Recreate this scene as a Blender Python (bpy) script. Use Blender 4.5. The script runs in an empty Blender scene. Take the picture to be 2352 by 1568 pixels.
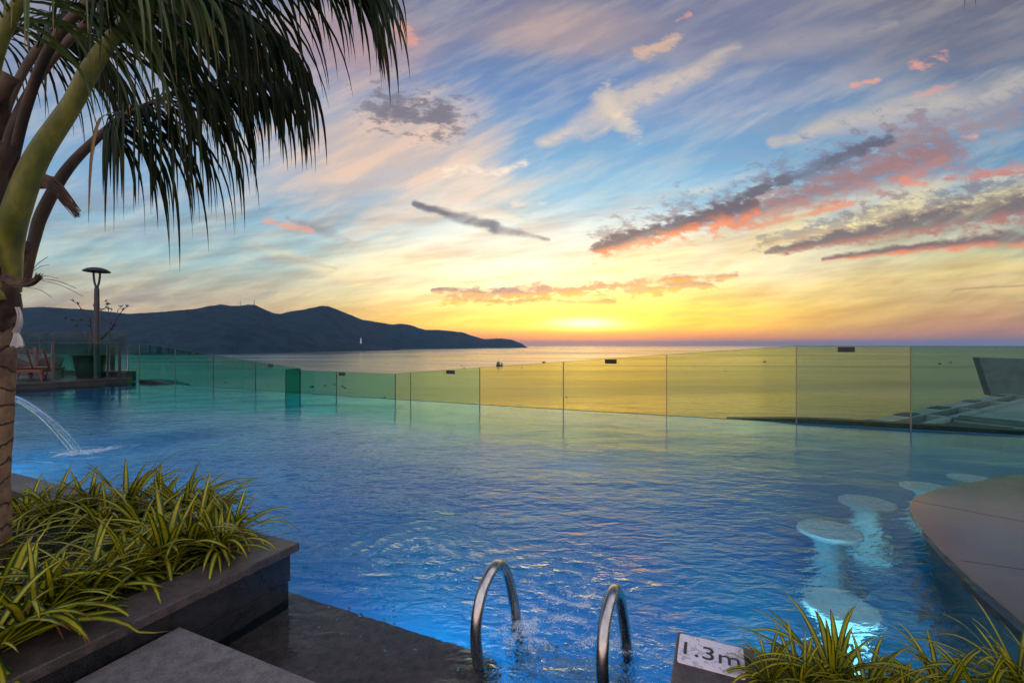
import bpy, math, random
import numpy as np
from mathutils import Vector, Matrix, noise as mnoise
R = math.radians
random.seed(7)
SC = bpy.context.scene
COL = SC.collection

# ------------------------------------------------------------------ camera
H = 1.3                      # eye height over the pool water (z = 0)
F = 1045.0                   # focal length in units of a 2352-wide picture
cam = bpy.data.cameras.new('camera')
cam.lens = 16.0; cam.sensor_width = 36.0
cam.shift_y = 9.0 / 2352.0
cam.clip_start = 0.05; cam.clip_end = 300000
co = bpy.data.objects.new('camera', cam); COL.objects.link(co)
co.location = (0, 0, H); co.rotation_euler = (R(90), 0, 0)
SC.camera = co
SC.view_settings.view_transform = 'Standard'
SC.view_settings.look = 'None'
SC.view_settings.exposure = 0.0
SC.view_settings.gamma = 1.0
SC.cycles.use_denoising = True
SC.cycles.max_bounces = 10
SC.cycles.diffuse_bounces = 2
SC.cycles.glossy_bounces = 4
SC.cycles.transmission_bounces = 8
SC.cycles.transparent_max_bounces = 16
SC.cycles.volume_bounces = 0
SC.cycles.sample_clamp_indirect = 3.0
SC.cycles.sample_clamp_direct = 12.0
SC.cycles.blur_glossy = 0.3

SUN_AZ = R(8.9); SUN_EL = R(3.0)

# ------------------------------------------------------------------ node helper
def lin(c):
    return tuple(((v / 255.0) / 12.92 if v / 255.0 <= 0.04045 else ((v / 255.0 + 0.055) / 1.055) ** 2.4) for v in c)

class T:
    """tiny expression wrapper over shader node trees"""
    def __init__(s, nt): s.nt = nt
    def put(s, sock, v):
        if hasattr(v, 'is_output'): s.nt.links.new(v, sock)
        elif v is not None:
            if isinstance(v, (tuple, list)) and len(sock.default_value) == 4 and len(v) == 3: v = (*v, 1)
            sock.default_value = v
    def math(s, op, a, b=None, c=None, clamp=False):
        n = s.nt.nodes.new('ShaderNodeMath'); n.operation = op; n.use_clamp = clamp
        s.put(n.inputs[0], a)
        if b is not None: s.put(n.inputs[1], b)
        if c is not None: s.put(n.inputs[2], c)
        return n.outputs[0]
    def vec(s, op, a, b=None, scale=None):
        n = s.nt.nodes.new('ShaderNodeVectorMath'); n.operation = op
        s.put(n.inputs[0], a)
        if b is not None: s.put(n.inputs[1], b)
        if scale is not None: s.put(n.inputs['Scale'], scale)
        return n.outputs['Value'] if op in ('DOT_PRODUCT', 'LENGTH', 'DISTANCE') else n.outputs[0]
    def comb(s, x, y, z=0.0):
        n = s.nt.nodes.new('ShaderNodeCombineXYZ')
        s.put(n.inputs[0], x); s.put(n.inputs[1], y); s.put(n.inputs[2], z)
        return n.outputs[0]
    def sep(s, v):
        n = s.nt.nodes.new('ShaderNodeSeparateXYZ'); s.put(n.inputs[0], v)
        return n.outputs
    def ss(s, v, lo, hi, a=0.0, b=1.0, kind='SMOOTHSTEP'):
        n = s.nt.nodes.new('ShaderNodeMapRange'); n.interpolation_type = kind
        s.put(n.inputs['Value'], v)
        s.put(n.inputs['From Min'], lo); s.put(n.inputs['From Max'], hi)
        s.put(n.inputs['To Min'], a); s.put(n.inputs['To Max'], b)
        return n.outputs[0]
    def mix(s, f, a, b, mode='MIX'):
        n = s.nt.nodes.new('ShaderNodeMix'); n.data_type = 'RGBA'; n.blend_type = mode
        s.put(n.inputs[0], f); s.put(n.inputs[6], a); s.put(n.inputs[7], b)
        return n.outputs[2]
    def noise(s, v, scale, detail=3.0, rough=0.5, dist=0.0, typ=None):
        n = s.nt.nodes.new('ShaderNodeTexNoise')
        if typ: n.noise_type = typ
        s.put(n.inputs['Vector'], v)
        n.inputs['Scale'].default_value = scale; n.inputs['Detail'].default_value = detail
        n.inputs['Roughness'].default_value = rough; n.inputs['Distortion'].default_value = dist
        return n.outputs[0], n.outputs[1]
    def ramp(s, f, stops):
        n = s.nt.nodes.new('ShaderNodeValToRGB')
        cr = n.color_ramp
        while len(cr.elements) < len(stops): cr.elements.new(0.5)
        for e, (p, c) in zip(cr.elements, stops):
            e.position = p; e.color = (*c, 1) if len(c) == 3 else c
        s.put(n.inputs[0], f)
        return n.outputs[0]
    def obj(s):
        return s.nt.nodes.new('ShaderNodeTexCoord').outputs['Object']
    def geo(s):
        return s.nt.nodes.new('ShaderNodeNewGeometry')
    def node(s, t): return s.nt.nodes.new(t)
    def link(s, a, b): s.nt.links.new(a, b)

# ------------------------------------------------------------------ sky (world)
world = bpy.data.worlds.new('World'); SC.world = world
world.use_nodes = True
wt = world.node_tree; wt.nodes.clear()
t = T(wt)
gen = t.node('ShaderNodeTexCoord').outputs['Generated']
dx, dy, dz = t.sep(gen)[:]
yy = t.math('MAXIMUM', dy, 0.16)
zz = t.math('MAXIMUM', dz, 0.0)
# gnomonic sky coordinates round the viewing azimuth, in 1/1045 units, y up from the horizon
gx = t.math('MULTIPLY', t.math('DIVIDE', dx, yy), 1045.0)
gy = t.math('MULTIPLY', t.math('DIVIDE', zz, yy), 1045.0)
P0 = t.comb(gx, gy)
# cloud-plane coordinates: clouds thin out and stretch towards the horizon
zc = t.math('ADD', zz, 0.09)
plane = t.comb(t.math('DIVIDE', dx, zc), t.math('DIVIDE', dy, zc))
_, nwarp = t.noise(t.vec('SCALE', P0, scale=0.004), 1.0, 2.0, 0.45)
wv = t.vec('SUBTRACT', nwarp, (0.5, 0.5, 0.5))
_, nw2 = t.noise(t.vec('SCALE', P0, scale=0.014), 1.0, 5.0, 0.48)
wv2 = t.vec('SUBTRACT', nw2, (0.5, 0.5, 0.5))
P = t.vec('ADD', t.vec('ADD', P0, t.vec('SCALE', wv, scale=60.0)), t.vec('SCALE', wv2, scale=16.0))
# lumpy noise for ragged cloud edges, stretched noise for fibres
nl0, _ = t.noise(t.vec('MULTIPLY', P0, (0.022, 0.045, 1.0)), 1.0, 7.0, 0.68)
nl = t.math('MULTIPLY_ADD', t.math('SUBTRACT', nl0, 0.5), 1.7, 0.5)
def rotz(v, deg):
    c_, s_ = math.cos(R(deg)), math.sin(R(deg))
    return t.comb(t.vec('DOT_PRODUCT', v, (c_, -s_, 0)), t.vec('DOT_PRODUCT', v, (s_, c_, 0)))
nf, _ = t.noise(t.vec('MULTIPLY', rotz(P0, -24), (0.0035, 0.018, 1.0)), 1.0, 7.0, 0.60)
npl, _ = t.noise(rotz(t.vec('MULTIPLY', plane, (0.8, 2.6, 1)), 38), 0.9, 7.0, 0.60, 0.0)

ng, _ = t.noise(t.vec('MULTIPLY', rotz(P0, -7), (0.0040, 0.030, 1.0)), 1.0, 6.0, 0.58)

def V(y): return (793.0 - y) / 793.0
def ys(*st): return [(max(0.0, V(y)), lin(c)) for y, c in st]
vv = t.math('DIVIDE', t.math('ADD', gy, t.vec('DOT_PRODUCT', wv, (0, 40.0, 0))), 793.0, clamp=True)
cl = t.ramp(vv, ys((793, (186, 158, 146)), (715, (200, 180, 152)), (660, (186, 186, 165)), (580, (152, 188, 194)), (450, (128, 172, 202)), (250, (128, 158, 190)), (0, (128, 132, 156))))
cm = t.ramp(vv, ys((793, (205, 138, 104)), (772, (248, 160, 62)), (745, (255, 208, 66)), (690, (253, 226, 118)), (615, (250, 240, 204)), (550, (222, 232, 226)), (470, (150, 202, 226)), (360, (112, 170, 208)), (220, (106, 142, 188)), (90, (116, 128, 160)), (0, (118, 122, 150))))
cr_ = t.ramp(vv, ys((793, (168, 114, 102)), (750, (186, 130, 102)), (700, (204, 168, 112)), (640, (214, 192, 128)), (590, (196, 190, 142)), (520, (160, 178, 168)), (400, (96, 148, 180)), (250, (84, 130, 168)), (100, (92, 106, 132)), (0, (98, 96, 112))))
sky = t.mix(t.ss(gx, -620.0, 60.0), cl, cm)
sky = t.mix(t.ss(gx, 280.0, 1080.0), sky, cr_)

def gauss(cx, cy, rx, ry, warp=False):
    p = P if warp else P0
    q = t.vec('MULTIPLY', t.vec('SUBTRACT', p, (cx - 1176.0, 793.0 - cy, 0)), (1.0 / rx, 1.0 / ry, 0))
    d = t.vec('DOT_PRODUCT', q, q)
    return t.math('EXPONENT', t.math('MULTIPLY', d, -1.0))
def add(sky, m, c):
    return t.mix(m, sky, c, 'ADD')
def over(sky, m, c, a=1.0):
    return t.mix(t.math('MULTIPLY', m, a), sky, c)

# broad veils of thin high cloud
veil = t.ss(npl, 0.38, 0.78)
sky = over(sky, t.math('MULTIPLY', veil, t.ss(gy, 120.0, 420.0)), lin((186, 170, 168)), 0.42)
fib = t.ss(nf, 0.42, 0.74)
sky = over(sky, t.math('MULTIPLY', fib, t.ss(gy, 40.0, 160.0)), lin((226, 206, 184)), 0.28)

def blob(sky, cx, cy, rx, ry, c, a, lo=0.35, k=1.1, nz=None):
    g = gauss(cx, cy, rx, ry, True)
    g = t.math('ADD', g, t.math('MULTIPLY', t.math('SUBTRACT', nz or npl, 0.5), k))
    return over(sky, t.ss(g, lo - 0.1, lo + 0.75), lin(c), a)
NF = nf
sky = blob(sky, 880, 350, 330, 190, (232, 194, 166), 0.82, 0.30, 0.9, NF)
sky = blob(sky, 820, 90, 260, 130, (196, 152, 146), 0.75, 0.32, 0.9)
sky = blob(sky, 1260, 60, 330, 95, (216, 174, 150), 0.70, 0.40, 1.4)
sky = blob(sky, 1080, 440, 170, 90, (238, 214, 190), 0.75, 0.36, 1.0, NF)
sky = blob(sky, 1700, 60, 330, 110, (124, 124, 148), 0.55, 0.35, 1.2)
sky = blob(sky, 2200, 110, 300, 110, (118, 114, 128), 0.6, 0.40, 1.5, NF)
sky = blob(sky, 960, 610, 240, 60, (246, 224, 170), 0.75, 0.30, 0.8, NF)

def seg(sky, x0, y0, x1, y1, w0, w1, c, a, k=1.0, soft=0.7, under=None, nz=None, warp=1.0):
    """a streak of cloud from one sky direction to another; under = colour of its sunlit underside"""
    ax, ay, bx, by = x0 - 1176.0, 793.0 - y0, x1 - 1176.0, 793.0 - y1
    d = (bx - ax, by - ay, 0.0); L2 = d[0] ** 2 + d[1] ** 2; L = math.sqrt(L2)
    pp = P if warp == 1.0 else t.vec('ADD', P0, t.vec('SCALE', t.vec('SUBTRACT', P, P0), scale=warp))
    q = t.vec('SUBTRACT', pp, (ax, ay, 0.0))
    tt = t.math('DIVIDE', t.vec('DOT_PRODUCT', q, d), L2, clamp=True)
    e = t.vec('SUBTRACT', q, t.vec('SCALE', d, scale=tt))
    w = t.math('MULTIPLY_ADD', tt, w1 - w0, w0)
    if nz is not None: k *= 2.4; w = t.math('MULTIPLY', w, t.math('MULTIPLY_ADD', t.math('SINE', t.math('MULTIPLY', tt, math.pi)), 0.75, 0.5))
    dn = t.math('DIVIDE', t.vec('LENGTH', e), w)
    n = nz or nl
    dn = t.math('ADD', dn, t.math('MULTIPLY', t.math('SUBTRACT', n, 0.5), k * 3.0))
    m = t.ss(dn, 1.25, 1.0 - soft)
    m = t.math('MULTIPLY', m, t.ss(nf if nz is None else nl0, 0.25, 0.56, 0.35, 1.0))
    col = lin(c)
    if under:
        nrm = (d[1] / L, -d[0] / L, 0.0)
        if nrm[1] > 0: nrm = (-nrm[0], -nrm[1], 0.0)
        sd = t.math('DIVIDE', t.vec('DOT_PRODUCT', e, nrm), w)
        sd = t.math('ADD', sd, t.math('MULTIPLY', t.math('SUBTRACT', nf, 0.5), 1.4)); sd = t.math('ADD', sd, t.math('MULTIPLY', t.math('SUBTRACT', nl, 0.5), -0.8))
        col = t.mix(t.ss(sd, -0.1, 0.8), lin(c), lin(under))
    return over(sky, m, col, a)

def barrier():
    # keeps the shader compiler evaluating the layers one after another
    global P, P0
    z_ = t.vec('SCALE', sky, scale=1e-7)
    P = t.vec('ADD', P, z_); P0 = t.vec('ADD', P0, z_)
barrier()
# pale streaks
sky = seg(sky, 1240, 330, 1700, 110, 26, 34, (236, 206, 176), 0.75, 0.5, 1.0, nz=nf)
sky = seg(sky, 1385, 215, 1450, 300, 30, 26, (246, 216, 180), 0.85, 0.6, 0.9)
sky = seg(sky, 1690, 130, 2060, 50, 36, 26, (176, 162, 160), 0.6, 0.5, 1.0, nz=nf)
sky = seg(sky, 1000, 400, 1210, 378, 14, 9, (250, 228, 204), 0.8, 0.9, 0.9)
sky = seg(sky, 1180, 468, 1300, 462, 10, 7, (250, 232, 212), 0.8, 0.9, 0.9)
sky = seg(sky, 1040, 480, 1200, 515, 16, 10, (248, 230, 206), 0.75, 0.8, 0.9, nz=nf)
sky = seg(sky, 1480, 110, 1560, 80, 22, 14, (228, 184, 150), 0.75, 0.9, 0.9)
sky = seg(sky, 1640, 325, 1760, 262, 6, 9, (176, 182, 196), 0.7, 0.4, 1.0, nz=nf)
sky = seg(sky, 1780, 330, 2400, 170, 24, 42, (206, 188, 170), 0.75, 0.5, 1.0, nz=nf)
sky = seg(sky, 1480, 460, 1760, 400, 8, 16, (216, 214, 206), 0.6, 0.5, 1.0, nz=nf)
sky = seg(sky, 1180, 660, 2450, 430, 50, 44, (252, 226, 158), 0.8, 0.6, 1.1, nz=nf)
sky = seg(sky, 1500, 560, 2400, 380, 16, 30, (232, 214, 178), 0.6, 0.5, 1.0, nz=nf)
sky = seg(sky, 1500, 700, 2400, 610, 26, 30, (238, 206, 128), 0.6, 0.5, 1.1, nz=nf)
sky = seg(sky, 560, 560, 1000, 690, 14, 22, (246, 222, 160), 0.5, 0.5, 1.1, nz=nf)
barrier()
# grey smears on the left
sky = seg(sky, 0, 690, 640, 675, 24, 18, (160, 148, 144), 0.65, 0.4, 1.0, nz=nf)
sky = seg(sky, 560, 585, 780, 612, 9, 8, (168, 172, 172), 0.7, 0.5, 1.0, nz=nf)
sky = seg(sky, 660, 505, 820, 552, 11, 12, (146, 150, 160), 0.8, 0.5, 1.0, nz=nf)
sky = seg(sky, 770, 648, 930, 670, 6, 5, (180, 172, 150), 0.7, 0.5, 0.9, nz=nf)
sky = seg(sky, 100, 520, 620, 545, 20, 14, (176, 184, 190), 0.5, 0.5, 1.0, nz=nf)

# the upper sky is deeper; a little more contrast in the veils
sky = t.mix(t.ss(gy, 330.0, 800.0), sky, (0.80, 0.86, 0.94), 'MULTIPLY')
sky = t.mix(t.ss(gy, 800.0, 1500.0), sky, (0.36, 0.55, 0.88), 'MULTIPLY')
sky = t.mix(1.0, sky, (1.14, 1.12, 1.10), 'MULTIPLY')
sky = t.mix(t.ss(nf, 0.58, 0.40), sky, (0.84, 0.90, 0.97), 'MULTIPLY')
# glow of the low sun
sky = over(sky, gauss(1320, 728, 560, 42), lin((255, 200, 40)), 0.75)
sky = add(sky, gauss(1150, 610, 300, 85), (0.46, 0.38, 0.20))
sky = add(sky, gauss(1340, 700, 430, 75), (0.42, 0.25, 0.01))
sky = add(sky, gauss(1345, 746, 360, 26), (0.8, 0.30, 0.0))
sky = add(sky, gauss(1345, 742, 75, 11), (3.0, 2.4, 1.0))
sky = over(sky, gauss(1330, 776, 620, 16), lin((255, 140, 36)), 0.9)
sky = over(sky, t.ss(gy, 16.0, -4.0), t.mix(t.ss(gx, 250.0, 620.0), lin((196, 128, 104)), lin((158, 112, 106))), 0.8)

sky = over(sky, gauss(1130, 590, 240, 95, True), lin((255, 246, 222)), 0.62)
# fibrous texture of the bright veil round the sun
gm = t.math('MULTIPLY', t.ss(gy, 10.0, 60.0), t.ss(gy, 420.0, 260.0))
sky = t.mix(t.math('MULTIPLY', gm, t.ss(ng, 0.40, 0.70)), sky, (0.80, 0.70, 0.66), 'MULTIPLY')
sky = t.mix(t.math('MULTIPLY', gm, t.ss(ng, 0.50, 0.28)), sky, (1.12, 1.10, 1.05), 'MULTIPLY')
# dark clouds with lit undersides
barrier()
# broken fragments round the big dark bands
sky = seg(sky, 1400, 560, 2120, 330, 38, 62, (124, 104, 124), 0.62, 1.5, 0.85, (246, 158, 104), warp=0.5)
sky = seg(sky, 1750, 560, 2450, 410, 16, 58, (112, 100, 112), 0.62, 1.5, 0.85, (206, 146, 116), warp=0.5)
sky = seg(sky, 1040, 680, 1640, 655, 19, 13, (176, 124, 110), 0.75, 1.6, 0.75, (255, 180, 52), warp=0.5)
sky = seg(sky, 880, 240, 1030, 280, 50, 42, (116, 112, 128), 0.75, 1.5, 0.9, warp=0.8)
sky = seg(sky, 2050, 320, 2400, 230, 30, 40, (160, 140, 146), 0.6, 1.4, 0.8, warp=0.6)
barrier()
DK = (86, 78, 98)
sky = seg(sky, 890, 235, 1010, 270, 34, 30, (116, 112, 126), 0.85, 0.9, 1.0)
sky = seg(sky, 950, 470, 1130, 522, 9, 17, (92, 92, 112), 0.92, 0.35, 0.7, warp=0.35)
sky = seg(sky, 1130, 525, 1262, 552, 14, 5, (116, 122, 140), 0.85, 0.5, 0.9, warp=0.35)
sky = seg(sky, 1690, 500, 2180, 350, 30, 58, (142, 106, 114), 0.85, 0.5, 0.9, (178, 122, 120), warp=0.5)
sky = seg(sky, 1370, 572, 1720, 476, 17, 30, DK, 0.95, 0.8, 0.5, (252, 136, 78), warp=0.4)
sky = seg(sky, 1640, 545, 1960, 470, 9, 7, (232, 148, 112), 0.85, 0.7, 0.7, warp=0.5)
sky = seg(sky, 1700, 455, 2045, 318, 13, 15, (88, 88, 108), 0.92, 0.7, 0.6, warp=0.4)
sky = seg(sky, 2050, 345, 2330, 255, 9, 12, (150, 134, 140), 0.7, 0.8, 0.9, warp=0.6)
sky = seg(sky, 2080, 425, 2140, 430, 12, 10, (232, 136, 112), 0.85, 0.8, 0.8)
barrier()
sky = seg(sky, 2170, 412, 2420, 366, 13, 20, (204, 126, 116), 0.85, 0.7, 0.9, warp=0.6)
sky = seg(sky, 1760, 580, 2450, 455, 7, 52, (104, 94, 104), 0.95, 0.6, 0.6, (176, 112, 100), warp=0.5)
sky = seg(sky, 1890, 594, 2450, 540, 6, 24, (112, 90, 98), 0.95, 0.5, 0.6, (236, 132, 98), warp=0.5)
sky = seg(sky, 1000, 668, 1250, 668, 6, 16, (150, 118, 134), 0.9, 0.6, 0.6, (250, 178, 70), warp=0.5)
sky = seg(sky, 1230, 668, 1690, 632, 12, 7, (200, 146, 120), 0.85, 0.8, 0.8, (255, 178, 40), warp=0.5)
sky = seg(sky, 1040, 690, 1410, 690, 6, 8, (204, 140, 110), 0.85, 0.7, 0.8, (255, 190, 60), warp=0.5)
sky = seg(sky, 850, 704, 900, 700, 5, 5, (222, 152, 118), 0.9, 0.7, 0.8, warp=0.5)
sky = seg(sky, 1300, 715, 1900, 730, 8, 6, (255, 206, 96), 0.6, 0.6, 1.0, nz=nf, warp=0.5)
sky = seg(sky, 2190, 668, 2352, 656, 3, 3, (176, 142, 110), 0.8, 0.3, 0.9, warp=0.3)
barrier()
# small pink puffs
for (x0, y0, x1, y1, w) in ((610, 512, 715, 530, 9), (1960, 198, 2015, 188, 8), (2100, 222, 2200, 185, 9), (2090, 160, 2170, 130, 12), (920, 60, 950, 90, 20), (2200, 312, 2240, 308, 7), (1560, 45, 1590, 35, 6)):
    sky = seg(sky, x0, y0, x1, y1, w, w, (236, 160, 138), 0.75, 0.9, 0.9, warp=0.6)

# dusk half of the sky behind the viewer: plain soft blue-mauve
sky = t.mix(t.ss(dy, 0.30, -0.15), sky, t.ramp(zz, [(0.0, lin((196, 164, 156))), (0.35, lin((164, 158, 166))), (1.0, lin((140, 142, 160)))]))
sky = t.mix(t.math('MULTIPLY', t.ss(dz, 0.66, 0.9), t.ss(dy, 0.0, 0.2)), sky, lin((100, 122, 165)))
bs_ = t.ss(dy, 0.10, -0.30)
sky = t.mix(bs_, sky, (3.3, 3.3, 3.3), 'MULTIPLY')
# a Nishita sky with the sun just up adds its own warm horizon
ns = t.node('ShaderNodeTexSky'); ns.sky_type = 'NISHITA'; ns.sun_disc = False
ns.sun_elevation = SUN_EL; ns.sun_rotation = SUN_AZ
sky = t.mix(0.02, sky, ns.outputs[0], 'ADD')
bg = t.node('ShaderNodeBackground'); bg.inputs[1].default_value = 1.0
t.link(sky, bg.inputs[0])
wo = t.node('ShaderNodeOutputWorld'); t.link(bg.outputs[0], wo.inputs[0])
world.cycles.sampling_method = 'MANUAL'; world.cycles.sample_map_resolution = 1024

sl = bpy.data.lights.new('sun', 'SUN'); sl.energy = 0.12; sl.angle = R(40.0); sl.color = (1.0, 0.62, 0.32)
so = bpy.data.objects.new('sun', sl); COL.objects.link(so)
sd = Vector((math.sin(SUN_AZ) * math.cos(SUN_EL), math.cos(SUN_AZ) * math.cos(SUN_EL), math.sin(SUN_EL)))
so.rotation_euler = sd.to_track_quat('Z', 'Y').to_euler()

# ------------------------------------------------------------------ mesh helpers
class MB:
    def __init__(s): s.v = []; s.f = []; s.uv = None
    def add(s, vs, fs):
        o = len(s.v); s.v += [tuple(v) for v in vs]; s.f += [tuple(i + o for i in f) for f in fs]
    def box(s, c, d, rz=0.0, M=None):
        hx, hy, hz = d[0] / 2, d[1] / 2, d[2] / 2
        vs = []
        for i in (-1, 1):
            for j in (-1, 1):
                for k in (-1, 1):
                    p = Vector((i * hx, j * hy, k * hz))
                    if M is not None: p = M @ p
                    if rz: p = Matrix.Rotation(rz, 3, 'Z') @ p
                    vs.append(p + Vector(c))
        s.add(vs, [(0, 1, 3, 2), (4, 6, 7, 5), (0, 4, 5, 1), (2, 3, 7, 6), (0, 2, 6, 4), (1, 5, 7, 3)])
    def bar(s, a, b, w, h=None):
        a, b = Vector(a), Vector(b); h = h or w
        d = b - a; q = d.to_track_quat('X', 'Z').to_matrix()
        s.box((a + b) / 2, (d.length, w, h), M=q)
    def tube(s, pts, r, n=10, cap=True):
        pts = [Vector(p) for p in pts]; m = len(pts)
        rs = r if isinstance(r, (list, tuple)) else [r] * m
        vs = []; up = None
        for i, p in enumerate(pts):
            d = (pts[min(i + 1, m - 1)] - pts[max(i - 1, 0)]).normalized()
            if up is None:
                up = d.orthogonal().normalized()
            else:
                up = (up - d * up.dot(d)).normalized()
            sd = d.cross(up)
            for k in range(n):
                a = 2 * math.pi * k / n
                vs.append(p + (up * math.cos(a) + sd * math.sin(a)) * rs[i])
        fs = []
        for i in range(m - 1):
            for k in range(n):
                k2 = (k + 1) % n
                fs.append((i * n + k, i * n + k2, (i + 1) * n + k2, (i + 1) * n + k))
        if cap:
            fs.append(tuple(reversed(range(n)))); fs.append(tuple((m - 1) * n + k for k in range(n)))
        s.add(vs, fs)
    def lathe(s, prof, c=(0, 0, 0), n=24):
        vs = []; m = len(prof)
        for r, z in prof:
            for k in range(n):
                a = 2 * math.pi * k / n
                vs.append((c[0] + r * math.cos(a), c[1] + r * math.sin(a), c[2] + z))
        fs = [(i * n + k, i * n + (k + 1) % n, (i + 1) * n + (k + 1) % n, (i + 1) * n + k) for i in range(m - 1) for k in range(n)]
        if prof[0][0] > 1e-5: fs.append(tuple(reversed(range(n))))
        if prof[-1][0] > 1e-5: fs.append(tuple((m - 1) * n + k for k in range(n)))
        s.add(vs, fs)
    def prism(s, poly, z0, z1):
        n = len(poly)
        area = sum(poly[i][0] * poly[(i + 1) % n][1] - poly[(i + 1) % n][0] * poly[i][1] for i in range(n))
        if area < 0: poly = poly[::-1]
        vs = [(p[0], p[1], z0) for p in poly] + [(p[0], p[1], z1) for p in poly]
        fs = [tuple(reversed(range(n))), tuple(range(n, 2 * n))] + [(i, (i + 1) % n, n + (i + 1) % n, n + i) for i in range(n)]
        s.add(vs, fs)
    def build(s, name, mat, parent=None, smooth=False, bevel=0.0, base=(0, 0, 0)):
        me = bpy.data.meshes.new(name)
        b = Vector(base)
        if parent is not None:
            r = parent
            while r.parent: r = r.parent
            b = Vector(r.location)
        me.from_pydata([tuple(Vector(v) - b) for v in s.v], [], s.f)
        if s.uv:
            l = me.uv_layers.new(name='UV')
            flat = []
            for f in s.f:
                for i in f: flat += s.uv[i]
            l.data.foreach_set('uv', flat)
        me.materials.append(mat)
        if smooth: me.shade_smooth()
        me.update()
        o = bpy.data.objects.new(name, me); COL.objects.link(o)
        if parent is not None: o.parent = parent
        else: o.location = b
        if bevel:
            m = o.modifiers.new('bevel', 'BEVEL'); m.width = bevel; m.segments = 2; m.limit_method = 'ANGLE'; m.angle_limit = R(35)
        return o

def tag(o, label=None, cat=None, group=None, kind=None):
    if label: o['label'] = label
    if cat: o['category'] = cat
    if group: o['group'] = group
    if kind: o['kind'] = kind
    return o
def thing(name, label, cat, loc=(0, 0, 0), rz=0.0, group=None):
    o = bpy.data.objects.new(name, None); COL.objects.link(o)
    o.empty_display_size = 0.1
    o.location = loc; o.rotation_euler = (0, 0, rz)
    return tag(o, label, cat, group)
def copy_tree(o, parent=None):
    c = o.copy(); COL.objects.link(c)
    if parent is not None: c.parent = parent
    for ch in [x for x in COL.objects if x.parent == o]: copy_tree(ch, c)
    return c

def Pz(x, y, z=0.0):
    """where the sight line through a spot of the photograph meets the level z (only used to take real measures)"""
    Z = F * (H - z) / (y - 793.0)
    return Vector(((x - 1176.0) * Z / F, Z, z))
def Pd(x, y, Z): return Vector(((x - 1176.0) * Z / F, Z, H - (y - 793.0) * Z / F))
TH = R(24.0); CA, SA = math.cos(TH), math.sin(TH)
def W(a, b, z=0.0):          # pool axes: a to the right along the infinity edge, b out over the pool
    return Vector((CA * a + SA * b, -SA * a + CA * b, z))
def AB(p): return (p[0] * CA - p[1] * SA, p[0] * SA + p[1] * CA)

# ------------------------------------------------------------------ materials
def new_mat(name):
    m = bpy.data.materials.new(name); m.use_nodes = True
    m.node_tree.nodes.clear()
    q = T(m.node_tree)
    out = q.node('ShaderNodeOutputMaterial')
    return m, q, out
def pbr(name, c1, c2=None, scale=8.0, rough=0.6, metal=0.0, bump=0.0, bscale=None, stretch=(1, 1, 1), rvar=0.0, spec=0.5, detail=5.0, coat=0.0, lohi=(0.35, 0.65), c3=None):
    m, q, out = new_mat(name)
    b = q.node('ShaderNodeBsdfPrincipled')
    v = q.vec('MULTIPLY', q.obj(), stretch)
    n, _ = q.noise(v, scale, detail, 0.6)
    col = q.mix(q.ss(n, *lohi), c1, c2) if c2 else c1
    if c3:
        n3, _ = q.noise(v, scale * 0.22, 3.0, 0.6)
        col = q.mix(q.ss(n3, 0.52, 0.68), col, c3)
    q.put(b.inputs['Base Color'], col)
    b.inputs['Metallic'].default_value = metal
    b.inputs['Specular IOR Level'].default_value = spec
    if rvar: q.put(b.inputs['Roughness'], q.ss(n, 0.3, 0.7, rough - rvar, rough + rvar))
    else: b.inputs['Roughness'].default_value = rough
    if coat: b.inputs['Coat Weight'].default_value = coat; b.inputs['Coat Roughness'].default_value = 0.08
    if bump:
        n2, _ = q.noise(v, bscale or scale * 3, 6.0, 0.65)
        bp = q.node('ShaderNodeBump'); bp.inputs['Distance'].default_value = bump; bp.inputs['Strength'].default_value = 1.0
        q.link(n2, bp.inputs['Height']); q.link(bp.outputs[0], b.inputs['Normal'])
    q.link(b.outputs[0], out.inputs[0])
    m['b'] = b.name
    return m

M = {}
def stone(name, base, k=0.5, rough=0.5, joints=None, bump=0.0012):
    m, q, out = new_mat(name); b = q.node('ShaderNodeBsdfPrincipled'); ob = q.obj()
    n1, _ = q.noise(ob, 2.2, 5.0, 0.65, 0.4); n2, _ = q.noise(ob, 190, 3.0, 0.7); n3, _ = q.noise(ob, 24, 6.0, 0.7)
    f = q.math('ADD', q.math('ADD', q.math('MULTIPLY', n1, 0.9), q.math('MULTIPLY', n2, 1.1)), q.math('MULTIPLY', n3, 0.9))
    col = q.mix(q.ss(f, 1.15, 1.75), tuple(c * (1 - k) for c in base), tuple(c * (1 + k) for c in base))
    st, _ = q.noise(ob, 6.0, 4.0, 0.7, 1.0)
    col = q.mix(q.ss(st, 0.60, 0.66, 0.0, 0.45), col, tuple(c * 0.45 for c in base))
    col = q.mix(q.ss(n3, 0.70, 0.76, 0.0, 0.6), col, (0.30, 0.29, 0.28))
    q.put(b.inputs['Base Color'], col)
    q.put(b.inputs['Roughness'], q.ss(n1, 0.35, 0.65, rough - 0.12, rough + 0.12))
    bp = q.node('ShaderNodeBump'); bp.inputs['Distance'].default_value = bump
    q.link(q.math('ADD', n2, n3), bp.inputs['Height']); q.link(bp.outputs[0], b.inputs['Normal'])
    q.link(b.outputs[0], out.inputs[0]); return m
M['stone'] = stone('dark_stone', (0.068, 0.054, 0.048), 0.5, 0.42)
M['stone_wall'] = stone('wet_dark_stone', (0.018, 0.019, 0.020), 0.5, 0.30)
M['deck'] = stone('grey_deck_stone', (0.135, 0.125, 0.120), 0.42, 0.70, bump=0.0018)
M['shelf'] = stone('brown_submerged_stone', (0.13, 0.062, 0.042), 0.6, 0.7)
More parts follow.
